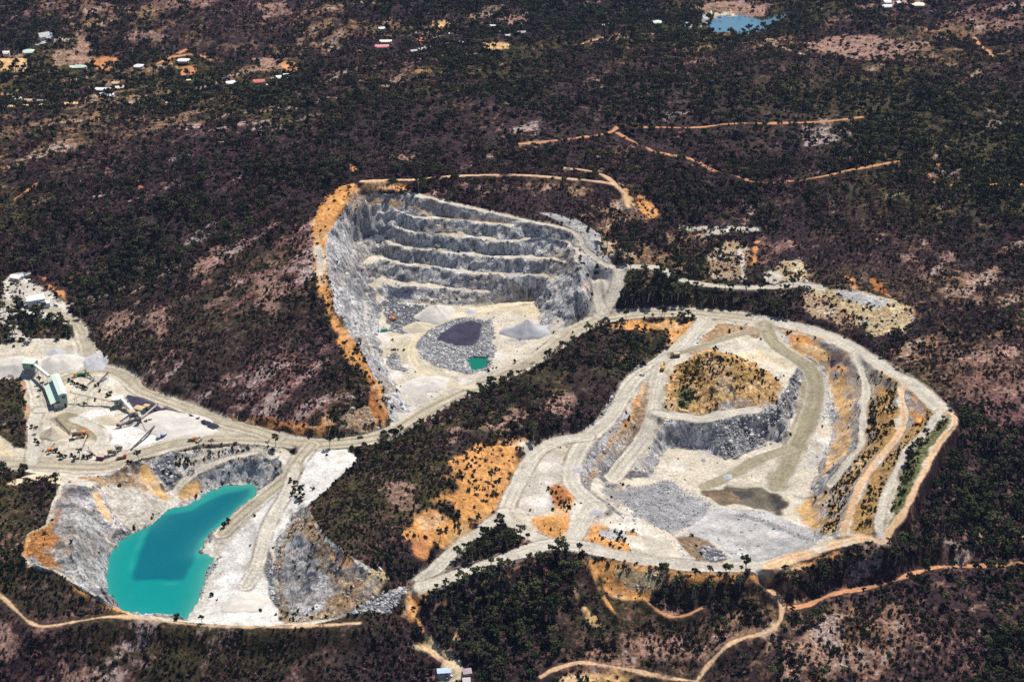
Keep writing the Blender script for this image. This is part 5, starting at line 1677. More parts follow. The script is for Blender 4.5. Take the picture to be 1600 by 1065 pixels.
house(648, 82, 11, 7, 3.0, 10, "grey_sheet", "tan_wall", "grey roofed house left of its grey row", 0.3, group=TG)
house(659, 79, 8, 6, 3.0, 10, "white_sheet", "tan_wall", "small pale roofed house in the grey row", 0.3, wins=2, group=TG)
house(668, 77, 9, 7, 3.0, 10, "mauve_sheet", "white_wall", "mauve roofed house right of the grey row", 0.3, group=TG)
house(701, 55, 8, 7, 3.6, 60, "white_sheet", "white_wall", "white house end on beside a teal tree", 0.4, group=TG)
house(596, 47, 9, 6, 3.2, 20, "pale_green_sheet", "white_wall", "pale green roofed house above the pink roof", 0.4, group=TG)
house(769, 44, 12, 8, 3.6, -8, "white_sheet", "white_wall", "bright white house at the top of the right street", 0.35, group=TG)
house(783, 51, 9, 7, 3.2, 30, "cream_sheet", "white_wall", "cream roofed house below the bright white house", 0.4, group=TG)
house(721, 69, 15, 7, 3.2, 8, "grey_sheet", "tan_wall", "grey long roof on the orange cleared yard", 0.3, group=TG)
house(702, 72, 11, 8, 3.2, 10, "mauve_sheet", "tan_wall", "mauve roofed house left of the orange yard", 0.45, True, group=TG)
house(760, 47, 8, 6, 3.2, 0, "pink_sheet", "white_wall", "small pink roofed house left of the bright white house", 0.45, group=TG)
house(793, 58, 7, 5, 3.0, 12, "grey_sheet", "white_wall", "grey roofed cottage at the lower end of the right street", 0.35, wins=2, group=TG)
house(814, 53, 13, 6, 3.0, 12, "mauve_sheet", "cream_sheet", "mauve long house at the far right of the street", 0.35, group=TG)
house(1384, 13, 17, 9, 4.0, 4, "white_sheet", "white_wall", "long white house at the top edge right of the reservoir", 0.35, group="houses on the top right ridge")
house(1386, 6, 11, 8, 4.0, -4, "white_sheet", "white_wall", "white house behind the long one at the top edge", 0.4, group="houses on the top right ridge")
house(1434, 11, 19, 14, 5.0, -4, "cream_sheet", "white_wall", "large cream hip roofed house on the top right ridge", 0.4, True, group="houses on the top right ridge")
house(1402, 9, 8, 7, 5.0, 40, "white_sheet", "mauve_sheet", "narrow white gabled house between the ridge houses", 0.7, verandah=False, group="houses on the top right ridge")
house(1027, 38, 13, 10, 4.0, 0, "pale_green_sheet", "white_wall", "pale green hip roofed house left of the reservoir", 0.5, True)
house(953, 39, 7, 5, 3.0, 15, "teal_sheet", "white_wall", "small teal roofed house in the far trees", 0.35, wins=2)
house(941, 42, 6, 5, 3.0, 0, "tan_sheet", "tan_wall", "small tan hut in the far trees", 0.35, wins=1, verandah=False, name="shed", cat="shed")
house(694, 1052, 8.5, 4.2, 2.7, 6, "blue_or_shade_sheet", "white_wall", "pale blue roofed small house at the bottom edge", 0.25, wins=2, verandah=False)
house(730, 1052, 5, 4.6, 2.6, 10, "mauve_sheet", "tan_wall", "mauve hip roofed hut right of the bottom house", 0.3, True, False, "shed", "shed", wins=1)
house(729, 1066, 4.4, 4.2, 2.5, 4, "grey_sheet", "tan_wall", "grey roofed hut at the very bottom edge", 0.3, False, False, "shed", "shed", wins=1)
house(26, 437, 11, 7, 3.4, -18, "white_sheet", "white_wall", "white cottage at the end of the gate road", 0.3, verandah=False)
house(35, 434, 5, 4, 2.6, -18, "blue_or_shade_sheet", "white_wall", "pale blue lean shed beside the white cottage", wins=1, verandah=False, name="shed", cat="shed", flat=True)
h = house(57, 476, 16, 11, 7.5, 24, "white_sheet", "blue_or_shade_sheet", "big white workshop with blue shade painted on its walls at the gate", 0.16, verandah=False, name="workshop", cat="workshop")  # white walls; their blue sky-lit shade is put into the sheet colour
q = MB(); q.box((6.5, -8.3, 1.9), (10, 5.4, 5.0)); q.build("annex", M["blue_or_shade_sheet"], h)
q = MB(); q.prism([(-11.2, 4.5), (-9.6, 5.0), (-8.0, 5.1), (-5.6, 4.9), (-5.6, 5.1), (-8.0, 5.3), (-9.6, 5.2), (-11.2, 4.7)], 10.8, off=6.5); q.build("annex_roof", M["white_sheet"], h)
q = MB(); q.box((-4.5, -5.56, 2.4), (4.4, 0.12, 4.8)); q.build("roller_door", M["grey_sheet"], h)
house(50, 493, 9.5, 6, 2.6, 16, "white_sheet", "grey_sheet", "low white roofed carport below the workshop", 0.2, verandah=False, name="shed", cat="shed", wins=1)


# --- the dam
def wall_line(name, label, cat, pts_px, z, height, width, matname, post=None):
    """an upright wall along a traced line"""
    w = []
    for px, py in pts_px:
        x, y = unproj(px, py, z)
        w.append(Vector((float(x), float(y), z)))
    t = thing(name, label, cat, at=w[0])
    mb = MB()
    for a, b in zip(w[:-1], w[1:]):
        d = (b - a)
        mb.box(((a + b) / 2 - w[0] + Vector((0, 0, -height / 2))), (d.length + width * 0.5, width, height), rz=math.atan2(d.y, d.x))
    mb.build("wall", M[matname], t)
    cp = MB()
    for a, b in zip(w[:-1], w[1:]):
        d = (b - a)
        cp.box(((a + b) / 2 - w[0] + Vector((0, 0, 0.16))), (d.length + width * 0.6, width + 0.7, 0.3), rz=math.atan2(d.y, d.x))
    cp.build("coping", M["concrete"], t)
    return t


wall_line("dam_wall", "curved pale concrete dam wall at the reservoir's left end", "dam", [(1113, 17), (1111, 22), (1109.5, 27), (1108, 32), (1106, 37), (1102.5, 42), (1098, 46), (1093, 49.5)], 17.0, 14.0, 3.0, "concrete")
for i, (xa, xb) in enumerate(((138, 176), (182, 214), (222, 262))):
    x0, y0, z0 = ground(xa, 158.5)
    x1, y1, z1 = ground(xb, 158.5)
    t = thing("roadside_fence", ["white roadside fence below the long white house", "white roadside fence in the middle of the village road", "white roadside fence at the right of the village road"][i], "fence", at=(x0, y0, z0), group="white fences along the village road")
    d = Vector((x1 - x0, y1 - y0, z1 - z0))
    n_ = int(d.length / 6)
    rl = MB()
    for k in range(n_ + 1):
        q = d * (k / n_)
        q.z = zat(x0 + q.x, y0 + q.y) - z0
        pm = MB(); pm.box((q.x, q.y, 0.8 + q.z), (0.5, 0.5, 2.0)); pm.build("post", M["white_wall"], t)
        if k:
            rl.tube(q + Vector((0, 0, 1.5)), last + Vector((0, 0, 1.5)), 0.2, 0.2, 4)
            rl.tube(q + Vector((0, 0, 0.9)), last + Vector((0, 0, 0.9)), 0.2, 0.2, 4)
        last = q
    rl.build("rail", M["white_wall"], t)


# --- quarry plant
def conveyor(a, b, label, width=1.4, belt="dusty_belt", frame="steel", cover=None):
    """a, b = (px, py, height above ground) of the two ends"""
    p0, p1 = [Vector(ground(q[0], q[1])) for q in (a, b)]
    t = thing("conveyor", label, "conveyor", at=p0)
    s, e = Vector((0, 0, a[2])), p1 - p0 + Vector((0, 0, b[2]))
    d = e - s
    rz, tl = math.atan2(d.y, d.x), Matrix.Rotation(-math.atan2(d.z, math.hypot(d.x, d.y)), 3, "Y")
    side = Vector((-math.sin(rz), math.cos(rz), 0))
    m = MB(); m.box((s + e) / 2, (d.length, width, 0.16), rz=rz, tilt=tl); m.build("belt", M[belt], t)
    fr = MB()
    up = Vector((0, 0, 1))
    n_ = max(3, int(d.length / 2.6))
    for sg in (-1, 1):
        o = side * (width / 2 + 0.12) * sg
        for z_ in (-0.25, -1.15):
            fr.tube(s + o + up * z_, e + o + up * z_, 0.10, 0.10, 4)
        for k in range(n_):
            f0, f1 = s.lerp(e, k / n_), s.lerp(e, (k + 1) / n_)
            fr.tube(f0 + o - up * 0.25, f1 + o - up * 1.15, 0.06, 0.06, 3)
    fr.build("truss", M[frame], t)
    if cover:
        m = MB(); m.box((s + e) / 2 + up * 0.75, (d.length, width + 0.8, 1.3), rz=rz, tilt=tl); m.build("cover", M[cover], t)
    for k in (0.3, 0.62, 0.92):
        q = s.lerp(e, k)
        gz = zat(p0.x + q.x, p0.y + q.y) - p0.z
        if q.z - gz > 1.6:
            for sg in (-1, 1):
                lg = MB(); lg.tube((q + side * sg * (width / 2 + 0.1)) - up * 1.1, Vector((q.x, q.y, gz - 0.4)) + side * sg * (width / 2 + 1.0), 0.13, 0.13, 4); lg.build("leg", M[frame], t)
    m = MB(); m.tube(e - side * width * 0.55, e + side * width * 0.55, 0.4, 0.4, 10, cap=True); m.build("head_pulley", M["dark_steel"], t)
    return t


# green storage shed: tall bin gallery with lean-to roof over the loading bays
SRZ = -64.5
t = thing("storage_shed", "long tall green storage shed with lean-to roof over bays", "shed", 95, 620, SRZ)
q = MB(); q.box((0, 0, 7.8), (38, 6.2, 9.2)); q.build("wall", M["green_sheet"], t)
q = MB(); q.prism([(-3.6, 12.2), (0, 13.2), (3.6, 12.2), (3.6, 12.5), (0, 13.5), (-3.6, 12.5)], 39.2); q.build("roof", M["pale_green_sheet"], t)
q = MB(); q.prism([(-10.8, 4.9), (-3.12, 7.4), (-3.12, 7.65), (-10.8, 5.15)], 38.4); q.build("lean_to_roof", M["pale_green_sheet"], t)
for k in range(7):
    q = MB(); q.box((-18 + k * 6.0, -4.2, 1.9), (0.7, 8.4, 4.8)); q.build("bay_wall", M["concrete"], t)
for k in range(7):
    q = MB(); q.box((-18 + k * 6.0, -10.3, 2.5), (0.35, 0.35, 5.0)); q.build("post", M["steel"], t)
q = MB(); q.box((0, 2.2, 1.6), (37.5, 0.6, 3.9)); q.build("back_wall", M["concrete"], t)
q = MB(); q.box((19.06, 0.3, 9.6), (0.12, 2.6, 2.4)); q.build("opening", M["dark_steel"], t)
bayroot = t
sx_, sy_, sz_ = ground(95, 620)
for k in range(6):
    lx, ly = -15 + k * 6.0, -7.5
    c_, s_ = math.cos(math.radians(SRZ)), math.sin(math.radians(SRZ))
    mb = MB()
    n0 = 14
    ring = [Vector((math.cos(6.283 * j / n0) * 2.3, math.sin(6.283 * j / n0) * 4.4, -0.3)) * (1 + 0.12 * math.sin(3 * j + k)) for j in range(n0)]
    mid_ = [Vector((v.x * 0.45, v.y * 0.45 + 0.4, 1.5)) for v in ring]
    mb.v = ring + mid_ + [Vector((0, 0.7, 2.5))]
    for j in range(n0):
        j2 = (j + 1) % n0
        mb.f += [(j, j2, n0 + j2, n0 + j), (n0 + j, n0 + j2, 2 * n0)]
        mb.m += [0, 0]
    o = mb.build("bay_heap", M["stone_dust"] if k % 2 else M["pale_dust"], None, True)
    wx_, wy_ = sx_ + lx * c_ - ly * s_, sy_ + lx * s_ + ly * c_
    o.location = (wx_, wy_, zat(wx_, wy_))
    o.rotation_euler = (0, 0, math.radians(SRZ))
    o["label"], o["category"], o["group"] = ["first", "second", "third", "fourth", "fifth", "last"][k] + " crushed stone heap from the top end of the green shed", "stone heap", "stone heaps in the shed bays"

t = thing("screen_house", "green screening house on steel stilts above the pale stockpiles", "screening house", 50, 584, -8)
q = MB(); q.box((0, 0, 9.6), (10.5, 8, 6)); q.build("wall", M["green_sheet"], t)
q = MB(); q.prism([(-4.6, 12.5), (0, 13.3), (4.6, 12.5), (4.6, 12.75), (0, 13.55), (-4.6, 12.75)], 11.6); q.build("roof", M["pale_green_sheet"], t)
for k in range(3):
    q = MB(); q.box((-3.6 + k * 2.1, -4.04, 9.9), (0.8, 0.1, 3.2)); q.build("window", M["cream_sheet"], t)
q = MB(); q.box((3.6, -4.05, 10.3), (2.2, 0.12, 2.4)); q.build("opening", M["dark_steel"], t)
for x in (-4.4, 0, 4.4):
    for y in (-3.2, 3.2):
        q = MB(); q.box((x, y, 3.1), (0.5, 0.5, 7.2)); q.build("leg", M["steel"], t)
for x in (-2.6, 2.2):
    q = MB(); q.prism([(-1.6, 6.6), (1.6, 6.6), (0.5, 3.4), (-0.5, 3.4)], 3.2, off=x); q.build("hopper", M["steel"], t)

t = thing("transfer_house", "small green transfer house with white roof by the dark stockpile", "transfer house", 186, 633, 20)
q = MB(); q.box((0, 0, 4.6), (7.5, 5, 5)); q.build("wall", M["green_sheet"], t)
q = MB(); q.prism([(-2.9, 7.0), (2.9, 7.8), (2.9, 8.05), (-2.9, 7.25)], 8.6); q.build("roof", M["white_sheet"], t)
for x in (-3.2, 3.2):
    for y in (-2, 2):
        q = MB(); q.box((x, y, 0.9), (0.4, 0.4, 2.6)); q.build("leg", M["steel"], t)
q = MB(); q.box((-1.6, -2.54, 4.2), (1.8, 0.1, 2.2)); q.build("opening", M["dark_steel"], t)

conveyor((80, 606, 11), (54, 583, 9.5), "white covered conveyor from screening house to green shed", 1.5, cover="white_sheet")
conveyor((181, 634, 4.5), (113, 627, 9.6), "long rusty conveyor from green shed to transfer house", 1.5, "dusty_belt", "rusty_steel")
conveyor((207, 645, 2.5), (191, 634, 7), "white covered conveyor right of the transfer house", 1.4, cover="white_sheet")
conveyor((200, 640, 2), (186, 634, 5), "short tan conveyor under the transfer house", 1.2, "tan_sheet", "rusty_steel")
conveyor((222, 655, 2), (247, 638, 4.5), "pale conveyor over the dark stockpile right of the crusher tower", 1.5)
conveyor((230, 673, 1.2), (217, 652, 6), "broad grey conveyor going down from the crusher tower", 2.2, "dusty_belt", "steel")
conveyor((188, 664, 3.5), (206, 654, 5), "dark conveyor left of the crusher tower, upper one", 1.2, "belt_rubber", "dark_steel")
conveyor((186, 669, 2), (213, 660, 4), "dark conveyor left of the crusher tower, lower one", 1.4, "belt_rubber", "dark_steel")
conveyor((205, 703, 0.9), (246, 666, 3), "long dark conveyor beside the white stockpile", 1.3, "belt_rubber", "dark_steel")
conveyor((110, 679, 1.5), (90, 667, 8), "rusty stacker conveyor over the tan cone", 1.4, "belt_rubber", "rusty_steel")
conveyor((136, 684, 3), (127, 702, 1.2), "rusty conveyor running down to the green trees", 1.1, "dusty_belt", "rusty_steel")
conveyor((147, 595, 1.2), (134, 586, 5), "dark stacker conveyor below the green mobile screen", 1.0, "belt_rubber", "dark_steel")
conveyor((156, 597, 1.2), (170, 589, 5), "dark stacker conveyor right of the small tree row", 1.0, "belt_rubber", "dark_steel")
conveyor((137, 601, 1), (148, 594, 3), "pale stacker conveyor beside the small tree row", 1.0)
conveyor((71, 706, 1), (86, 700, 4.5), "rusty conveyor at the left of the green tree clump", 1.1, "dusty_belt", "rusty_steel")
conveyor((150, 712, 1), (139, 703, 3), "thin conveyor right of the green tree clump", 0.9, "dusty_belt", "steel")


def crusher(px, py, rz, sc, label, body, accent, seed):
    q = random.Random(seed)
    t = thing("crusher", label, "crusher", px, py, rz)
    t.scale = [sc] * 3
    m = MB(); m.prism([(-2.4, 7.6), (2.4, 7.6), (1.0, 5.0), (-1.0, 5.0)], 4.4, off=-1.5); m.build("hopper", M[accent], t)
    m = MB(); m.box((-1.2, 0, 4.0), (4.0, 2.6, 2.2)); m.box((2.6, 0, 4.6), (3.6, 2.2, 1.6), tilt=Matrix.Rotation(0.22, 3, "Y")); m.build("body", M[body], t, bevel=0.08)
    m = MB(); m.tube((-1.2, -1.9, 4.0), (-1.2, -1.35, 4.0), 1.15, 1.15, 14, cap=True); m.build("flywheel", M["dark_steel"], t)
    m = MB()
    for y in (-1.9, 1.9):
        m.tube((-3.6, y, 5.2), (4.6, y, 5.2), 0.07, 0.07, 4); m.tube((-3.6, y, 6.1), (4.6, y, 6.1), 0.06, 0.06, 4)
        for k in range(6):
            m.tube((-3.6 + k * 1.64, y, 5.2), (-3.6 + k * 1.64, y, 6.1), 0.05, 0.05, 4)
    m.build("railing", M[accent], t)
    m = MB(); m.box((0.5, 0, 2.85), (8.4, 3.4, 0.16)); m.build("deck", M["steel"], t)
    for x in (-3.4, 0.4, 4.2):
        for y in (-1.5, 1.5):
            m = MB(); m.box((x, y, 1.2), (0.35, 0.35, 3.4)); m.build("leg", M[body], t)
    m = MB(); m.prism([(-0.8, 2.8), (0.8, 2.8), (0.45, 1.0), (-0.45, 1.0)], 2.0, off=2.6); m.build("chute", M[accent], t)
    m = MB(); m.tube((4.6, 2.2, -0.2), (0.8, 2.2, 2.9), 0.12, 0.12, 4); m.tube((4.6, 2.9, -0.2), (0.8, 2.9, 2.9), 0.12, 0.12, 4)
    for k in range(9):
        a_ = Vector((4.6, 2.2, -0.2)).lerp(Vector((0.8, 2.2, 2.9)), k / 8)
        m.box(a_ + Vector((0, 0.35, 0)), (0.3, 0.7, 0.06))
    m.build("stair", M["steel"], t)
    return t


crusher(211, 655, 30, 1.15, "tall dusty grey crusher tower at the middle of the plant", "steel", "dust_tan", 1)
crusher(219, 662, 75, 0.85, "grey crusher unit just below the crusher tower", "steel", "dark_steel", 2)
crusher(120, 684, 20, 0.95, "rusty brown crusher beside the tan cone", "rusty_steel", "dust_tan", 3)
crusher(134, 682, -25, 0.7, "orange and brown crusher right of the rusty one", "rusty_steel", "machine_orange", 4)
crusher(80, 707, 35, 0.6, "small pale screen unit left of the green tree clump", "dust_tan", "machine_orange", 5)
crusher(175, 711, 15, 0.85, "pinkish grey crusher at the lower edge of the yard", "steel", "dust_tan", 6)
crusher(186, 704, 40, 0.7, "grey screen unit above the red truck", "steel", "steel", 7)
crusher(186, 668, 10, 0.5, "small dark screen at the end of the dark conveyors", "dark_steel", "rusty_steel", 8)
house(219, 642, 7.5, 5, 3.4, -24, "tan_sheet", "green_sheet", "tan roofed green control hut on the dark stockpile pad", 0.2, verandah=False, name="control_hut", cat="hut", wins=2)
house(230, 637, 4, 3, 2.6, -20, "tan_sheet", "white_wall", "tiny tan roofed hut on the dark stockpile pad", 0.2, verandah=False, name="control_hut", cat="hut", wins=1)
house(255, 662, 10, 4, 2.8, 22, "white_sheet", "white_wall", "long white site office beside the trees", 0.12, verandah=False, name="site_office", cat="site office", wins=4)
house(251, 655, 6, 3, 2.6, 22, "grey_sheet", "white_wall", "grey roofed site hut behind the white office", 0.12, verandah=False, name="site_office", cat="site office", wins=2)
for px, py, r, h, lab in ((256, 682, 2.6, 4.0, "blue water tank on the white stockpile"), (248, 685, 1.8, 3.0, "smaller blue water tank left of the big one"), (81, 62, 2.0, 6.0, "small pale water tower right of the white houses")):
    t = thing("water_tank", lab, "tank", px, py, 0)
    lift = 4.0 if py < 100 else 0.0
    if lift:
        for k in range(4):
            q = MB(); q.tube((math.cos(k * 1.571) * 1.4, math.sin(k * 1.571) * 1.4, -0.3), (math.cos(k * 1.571) * 1.2, math.sin(k * 1.571) * 1.2, lift), 0.15, 0.15, 4); q.build("leg", M["steel"], t)
    q = MB(); q.tube((0, 0, lift - 0.4), (0, 0, lift + h - 0.6), r, r, 20, cap=True); q.build("body", M["blue_tank"] if not lift else M["blue_or_shade_sheet"], t)
    q = MB(); q.tube((0, 0, lift + h - 0.6), (0, 0, lift + h), r * 1.03, 0.2, 20, cap=True); q.build("lid", M["grey_sheet"], t)
    q = MB()
    for s_ in (-0.25, 0.25):
        q.tube((r + 0.08, s_, lift), (r + 0.08, s_, lift + h - 0.5), 0.04, 0.04, 3)
    for k in range(8):
        q.tube((r + 0.08, -0.25, lift + 0.4 + k * 0.4), (r + 0.08, 0.25, lift + 0.4 + k * 0.4), 0.03, 0.03, 3)
    q.build("ladder", M["steel"], t)


# --- heaps of crushed stone
def heap(px, py, r, h, m, label, stretch=1.0, rz=0.0, seed=0, flat=0.0):
    x0, y0, z0 = ground(px, py)
    mb = MB()
    nr, na = 14, 40
    q = random.Random(seed)
    ph = [q.uniform(0, 6.28) for _ in range(4)]
    for i in range(nr + 1):
        t_ = i / nr
        for j in range(na):
            a_ = 6.2832 * j / na
            wob = 1 + 0.10 * math.sin(2 * a_ + ph[0]) + 0.06 * math.sin(5 * a_ + ph[1]) + 0.03 * math.sin(9 * a_ + ph[2])
            rr = r * t_ * wob
            X, Y = rr * math.cos(a_) * stretch, rr * math.sin(a_)
            Xr, Yr = X * math.cos(rz) - Y * math.sin(rz), X * math.sin(rz) + Y * math.cos(rz)
            prof = min(1.0, (1 - t_) / (1 - flat)) ** 1.08
            Z = h * prof * (1 + 0.07 * math.sin(7 * a_ + ph[3]) * t_) + 0.16 * q.uniform(-1, 1)
            Z += h * 0.22 * float(fbm(np.array([x0 + Xr]), np.array([y0 + Yr]), r * 0.8, 3, 700 + seed)[0]) * (1 - t_ * 0.6)
            mb.v.append(Vector((Xr, Yr, Z + zat(x0 + Xr, y0 + Yr) - z0 - (0.5 if i == nr else 0))))
    for i in range(nr):
        for j in range(na):
            j2 = (j + 1) % na
            mb.f.append((i * na + j, i * na + j2, (i + 1) * na + j2, (i + 1) * na + j)[::-1])
            mb.m.append(0)
    o = mb.build("stockpile", M[m], None, True)
    o.location = (x0, y0, z0)
    o["label"], o["category"] = label, "stockpile"
    return o


heap(681, 492, 19, 13, "pale_dust", "tall pale grey stone cone on the upper pit floor", 1.0, 0.3, 1)
heap(652, 512, 11, 6, "sand", "tan low heap left of the tall pale cone", 1.5, 0.2, 2)
heap(822, 519, 18, 13, "stone_dust", "grey stone cone at the right of the upper pit floor", 1.2, -0.3, 3)
heap(662, 602, 17, 4.5, "pale_dust", "broad low pale mound near the upper pit entrance", 1.3, 0.5, 4, 0.4)
heap(735, 487, 5, 1.6, "stone_dust", "small grey heap on the cream terrace of the upper pit", 1.5, 0.0, 5)
heap(95, 568, 17, 6.5, "pale_dust", "large pale grey stockpile behind the green shed", 1.4, 0.0, 6, 0.3)
heap(86, 551, 7, 3.5, "stone_dust", "dark grey topped heap behind the large pale stockpile", 1.4, 0.0, 7)
heap(22, 572, 20, 6.0, "pale_dust", "broad pale stockpile at the left edge above the trees", 1.7, 0.1, 8, 0.35)
heap(150, 566, 12, 2.6, "stone_dust", "ribbed grey stockpile against the scrub hill", 1.3, -0.9, 9, 0.3)
heap(84, 679, 10.5, 7.5, "sand", "tan sand cone under the rusty stacker", 1.15, 0.2, 10)
for k, (px, py, r_, h_) in enumerate(((299, 654, 6, 3.2), (309, 659, 6.5, 3.6), (319, 663, 6.5, 3.4), (329, 667, 5.5, 2.8))):
    heap(px, py, r_, h_, "dark_stone", ["leftmost", "second from left", "third from left", "rightmost"][k] + " dark purple stone heap in the row beside the road", 1.3, -0.5, 11 + k)["group"] = "dark stone heaps in a row"
heap(275, 668, 22, 4.0, "pale_dust", "broad white stockpile below the dark heaps", 1.6, -0.2, 16, 0.45)
heap(170, 657, 8, 2.4, "sand", "low tan heap in the middle of the yard", 1.7, 0.1, 17, 0.3)
heap(932, 800, 4.5, 2.0, "stone_dust", "small blue grey heap beside the right pit ramp", 1.3, 0.4, 18)
heap(906, 733, 5, 1.5, "stone_dust", "low grey heap left of the right pit wall", 1.5, 0.0, 19)
heap(1137, 745, 4, 1.6, "stone_dust", "little grey heap on the right pit floor", 1.1, 0.0, 20)
heap(1208, 834, 4, 1.2, "pale_dust", "little white heap on the lower right pit floor", 1.3, 0.0, 21)
heap(382, 940, 13, 2.6, "pale_dust", "flat white heap at the foot of the lake flank", 1.4, 0.3, 22, 0.5)
heap(1045, 579, 5.5, 2.2, "dust_tan", "brown earth heap right of the yellow excavator", 1.0, 0.4, 23)
heap(1258, 440, 3.6, 2.4, "pale_dust", "pale round heap at the end of the spoil road", 1.0, 0.0, 24)


# --- vehicles
def wheel(t, x, y, r, wd):
    m = MB(); m.tube((x, y - wd / 2, r), (x, y + wd / 2, r), r, r, 14, cap=True); o = m.build("wheel", M["tyre"], t)
    m = MB(); m.tube((x, y - wd / 2 - 0.03, r), (x, y + wd / 2 + 0.03, r), r * 0.5, r * 0.5, 10, cap=True); m.build("rim", M["steel"], o)


def excavator(px, py, rz, sc, colour, label):
    t = thing("excavator", label, "excavator", px, py, rz)
    t.scale = [sc] * 3
    for y in (-1.35, 1.35):
        m = MB(); m.prism([(-0.3, 0.0), (0.3, 0.0), (0.3, 1.0), (-0.3, 1.0)], 4.6); o = m.build("track", M["dark_steel"], t, bevel=0.2); o.location = (0, y, 0)
    m = MB(); m.box((-0.7, 0, 1.9), (3.6, 2.9, 1.4)); m.box((-1.9, 0, 2.3), (1.4, 2.7, 1.6)); m.build("body", M[colour], t, bevel=0.1)
    m = MB(); m.box((0.6, 0.85, 2.7), (1.6, 1.1, 1.7)); o = m.build("cab", M[colour], t, bevel=0.08)
    m = MB(); m.box((0.85, 0.85, 2.95), (1.2, 1.16, 0.9)); m.build("window", M["window_glass"], o)
    m = MB(); m.tube((0.9, -0.3, 2.2), (3.4, -0.3, 5.2), 0.38, 0.32, 6, cap=True); m.tube((3.4, -0.3, 5.2), (5.6, -0.3, 4.9), 0.32, 0.28, 6, cap=True); m.build("boom", M[colour], t)
    m = MB(); m.tube((5.4, -0.3, 5.2), (6.2, -0.3, 2.0), 0.26, 0.2, 6, cap=True); m.build("stick", M[colour], t)
    m = MB(); m.prism([(-0.7, 0), (0.7, 0), (0.7, 1.2), (-0.7, 1.2)], 1.0, off=6.1); m.build("bucket", M["dark_steel"], t, bevel=0.15).location = (0, -0.3, 0.9)
    return t


def dump_truck(px, py, rz, label, colour="machine_yellow"):
    t = thing("dump_truck", label, "dump truck", px, py, rz)
    m = MB(); m.box((0, 0, 1.35), (8.4, 2.4, 0.6)); m.build("chassis", M["dark_steel"], t)
    m = MB(); m.box((3.3, 0, 2.4), (1.9, 2.7, 2.0)); o = m.build("cab", M[colour], t, bevel=0.12)
    m = MB(); m.box((4.22, 0, 2.8), (0.14, 2.3, 0.8)); m.build("windscreen", M["window_glass"], o)
    m = MB(); m.prism([(-1.5, 1.9), (1.5, 1.9), (1.8, 3.7), (-1.8, 3.7)], 5.6, off=-1.2); m.build("tray", M["dust_tan"], t)
    m = MB(); m.box((2.6, 0, 3.75), (2.4, 3.2, 0.14)); m.build("canopy", M["dark_steel"], t)
    for x in (3.0, -1.4, -3.0):
        for y in (-1.35, 1.35):
            wheel(t, x, y, 0.95, 0.8)
    return t


def ute(px, py, rz, label, colour, van=False, name="ute", cat="ute"):
    t = thing(name, label, cat, px, py, rz)
    m = MB(); m.box((0, 0, 0.8), (5.0, 1.85, 0.7)); m.build("body", M[colour], t, bevel=0.12)
    m = MB()
    ln = 2.0 if not van else 3.8
    x0 = 0.5 if not van else -0.3
    m.prism([(-0.85, 1.1), (0.85, 1.1), (0.7, 1.85), (-0.7, 1.85)], ln, off=x0); o = m.build("cab", M[colour], t, bevel=0.1)
    m = MB(); m.prism([(-0.86, 1.22), (0.86, 1.22), (0.76, 1.68), (-0.76, 1.68)], ln - 0.4, off=x0); m.build("window", M["window_glass"], o)
    for x in (1.6, -1.5):
        for y in (-0.85, 0.85):
            wheel(t, x, y, 0.4, 0.28)
    if not van:
        m = MB(); m.box((-1.6, 0, 1.2), (1.7, 1.5, 0.06)); m.build("tray", M["dark_steel"], t)
    return t


def truck(px, py, rz, label, cab, load, long=9.0):
    t = thing("truck", label, "truck", px, py, rz)
    m = MB(); m.box((long / 2 - 1.0, 0, 1.75), (2.2, 2.4, 2.6)); o = m.build("cab", M[cab], t, bevel=0.15)
    m = MB(); m.box((long / 2 + 0.12, 0, 2.2), (0.1, 2.1, 0.8)); m.build("windscreen", M["window_glass"], o)
    m = MB(); m.prism([(-1.1, 1.2), (1.1, 1.2), (1.25, 2.9), (-1.25, 2.9)], long - 2.8, off=-1.2); m.build("tray", M[load], t)
    m = MB(); m.box((0, 0, 0.95), (long - 0.6, 1.4, 0.35)); m.build("chassis", M["dark_steel"], t)
    for x in (long / 2 - 1.2, -long / 2 + 2.6, -long / 2 + 1.2):
        for y in (-1.0, 1.0):
            wheel(t, x, y, 0.55, 0.5)
    return t


excavator(1035, 577, 75, 1.15, "machine_yellow", "yellow excavator digging at the top of the right pit ramp")
dump_truck(1055, 557, 190, "tan dump truck waiting behind the yellow excavator")
ute(1003, 586, 155, "white ute parked on the right pit haul road", "truck_white")
excavator(614, 500, 130, 1.1, "machine_orange", "orange excavator on the dark rubble in the upper pit")
ute(615, 547, 10, "dark ute on the pale upper pit floor", "dark_steel")
ute(563, 684, 15, "dark green vehicle on the pale haul road", "car_green", True, "van", "van")
truck(190, 716, 20, "red truck at the lower edge of the plant yard", "truck_red", "dust_tan", 7.5)
t = thing("skip_bin", "maroon skip bin beside the pinkish crusher", "skip bin", 158, 717, -10)
q = MB(); q.prism([(-1.4, 0.0), (1.4, 0.0), (1.8, 3.2), (-1.8, 3.2)], 6.5); q.build("body", M["maroon"], t)
q = MB(); q.box((0, 0, 3.24), (5.9, 3.0, 0.12)); q.build("load", M["dust_tan"], t)
for y in (-1.75, 1.75):
    q = MB(); q.box((0, y, 3.25), (6.7, 0.2, 0.25)); q.build("rim", M["rusty_steel"], t)
t = thing("mobile_screen", "long green and yellow mobile screen behind the green shed", "mobile screen", 128, 587, 14)
q = MB(); q.box((1.2, 0, 2.3), (10.5, 2.2, 1.5)); q.build("body", M["machine_green"], t, bevel=0.1)
q = MB(); q.box((-5.6, 0, 2.4), (2.4, 2.5, 2.6)); q.build("engine_box", M["machine_yellow"], t, bevel=0.12)
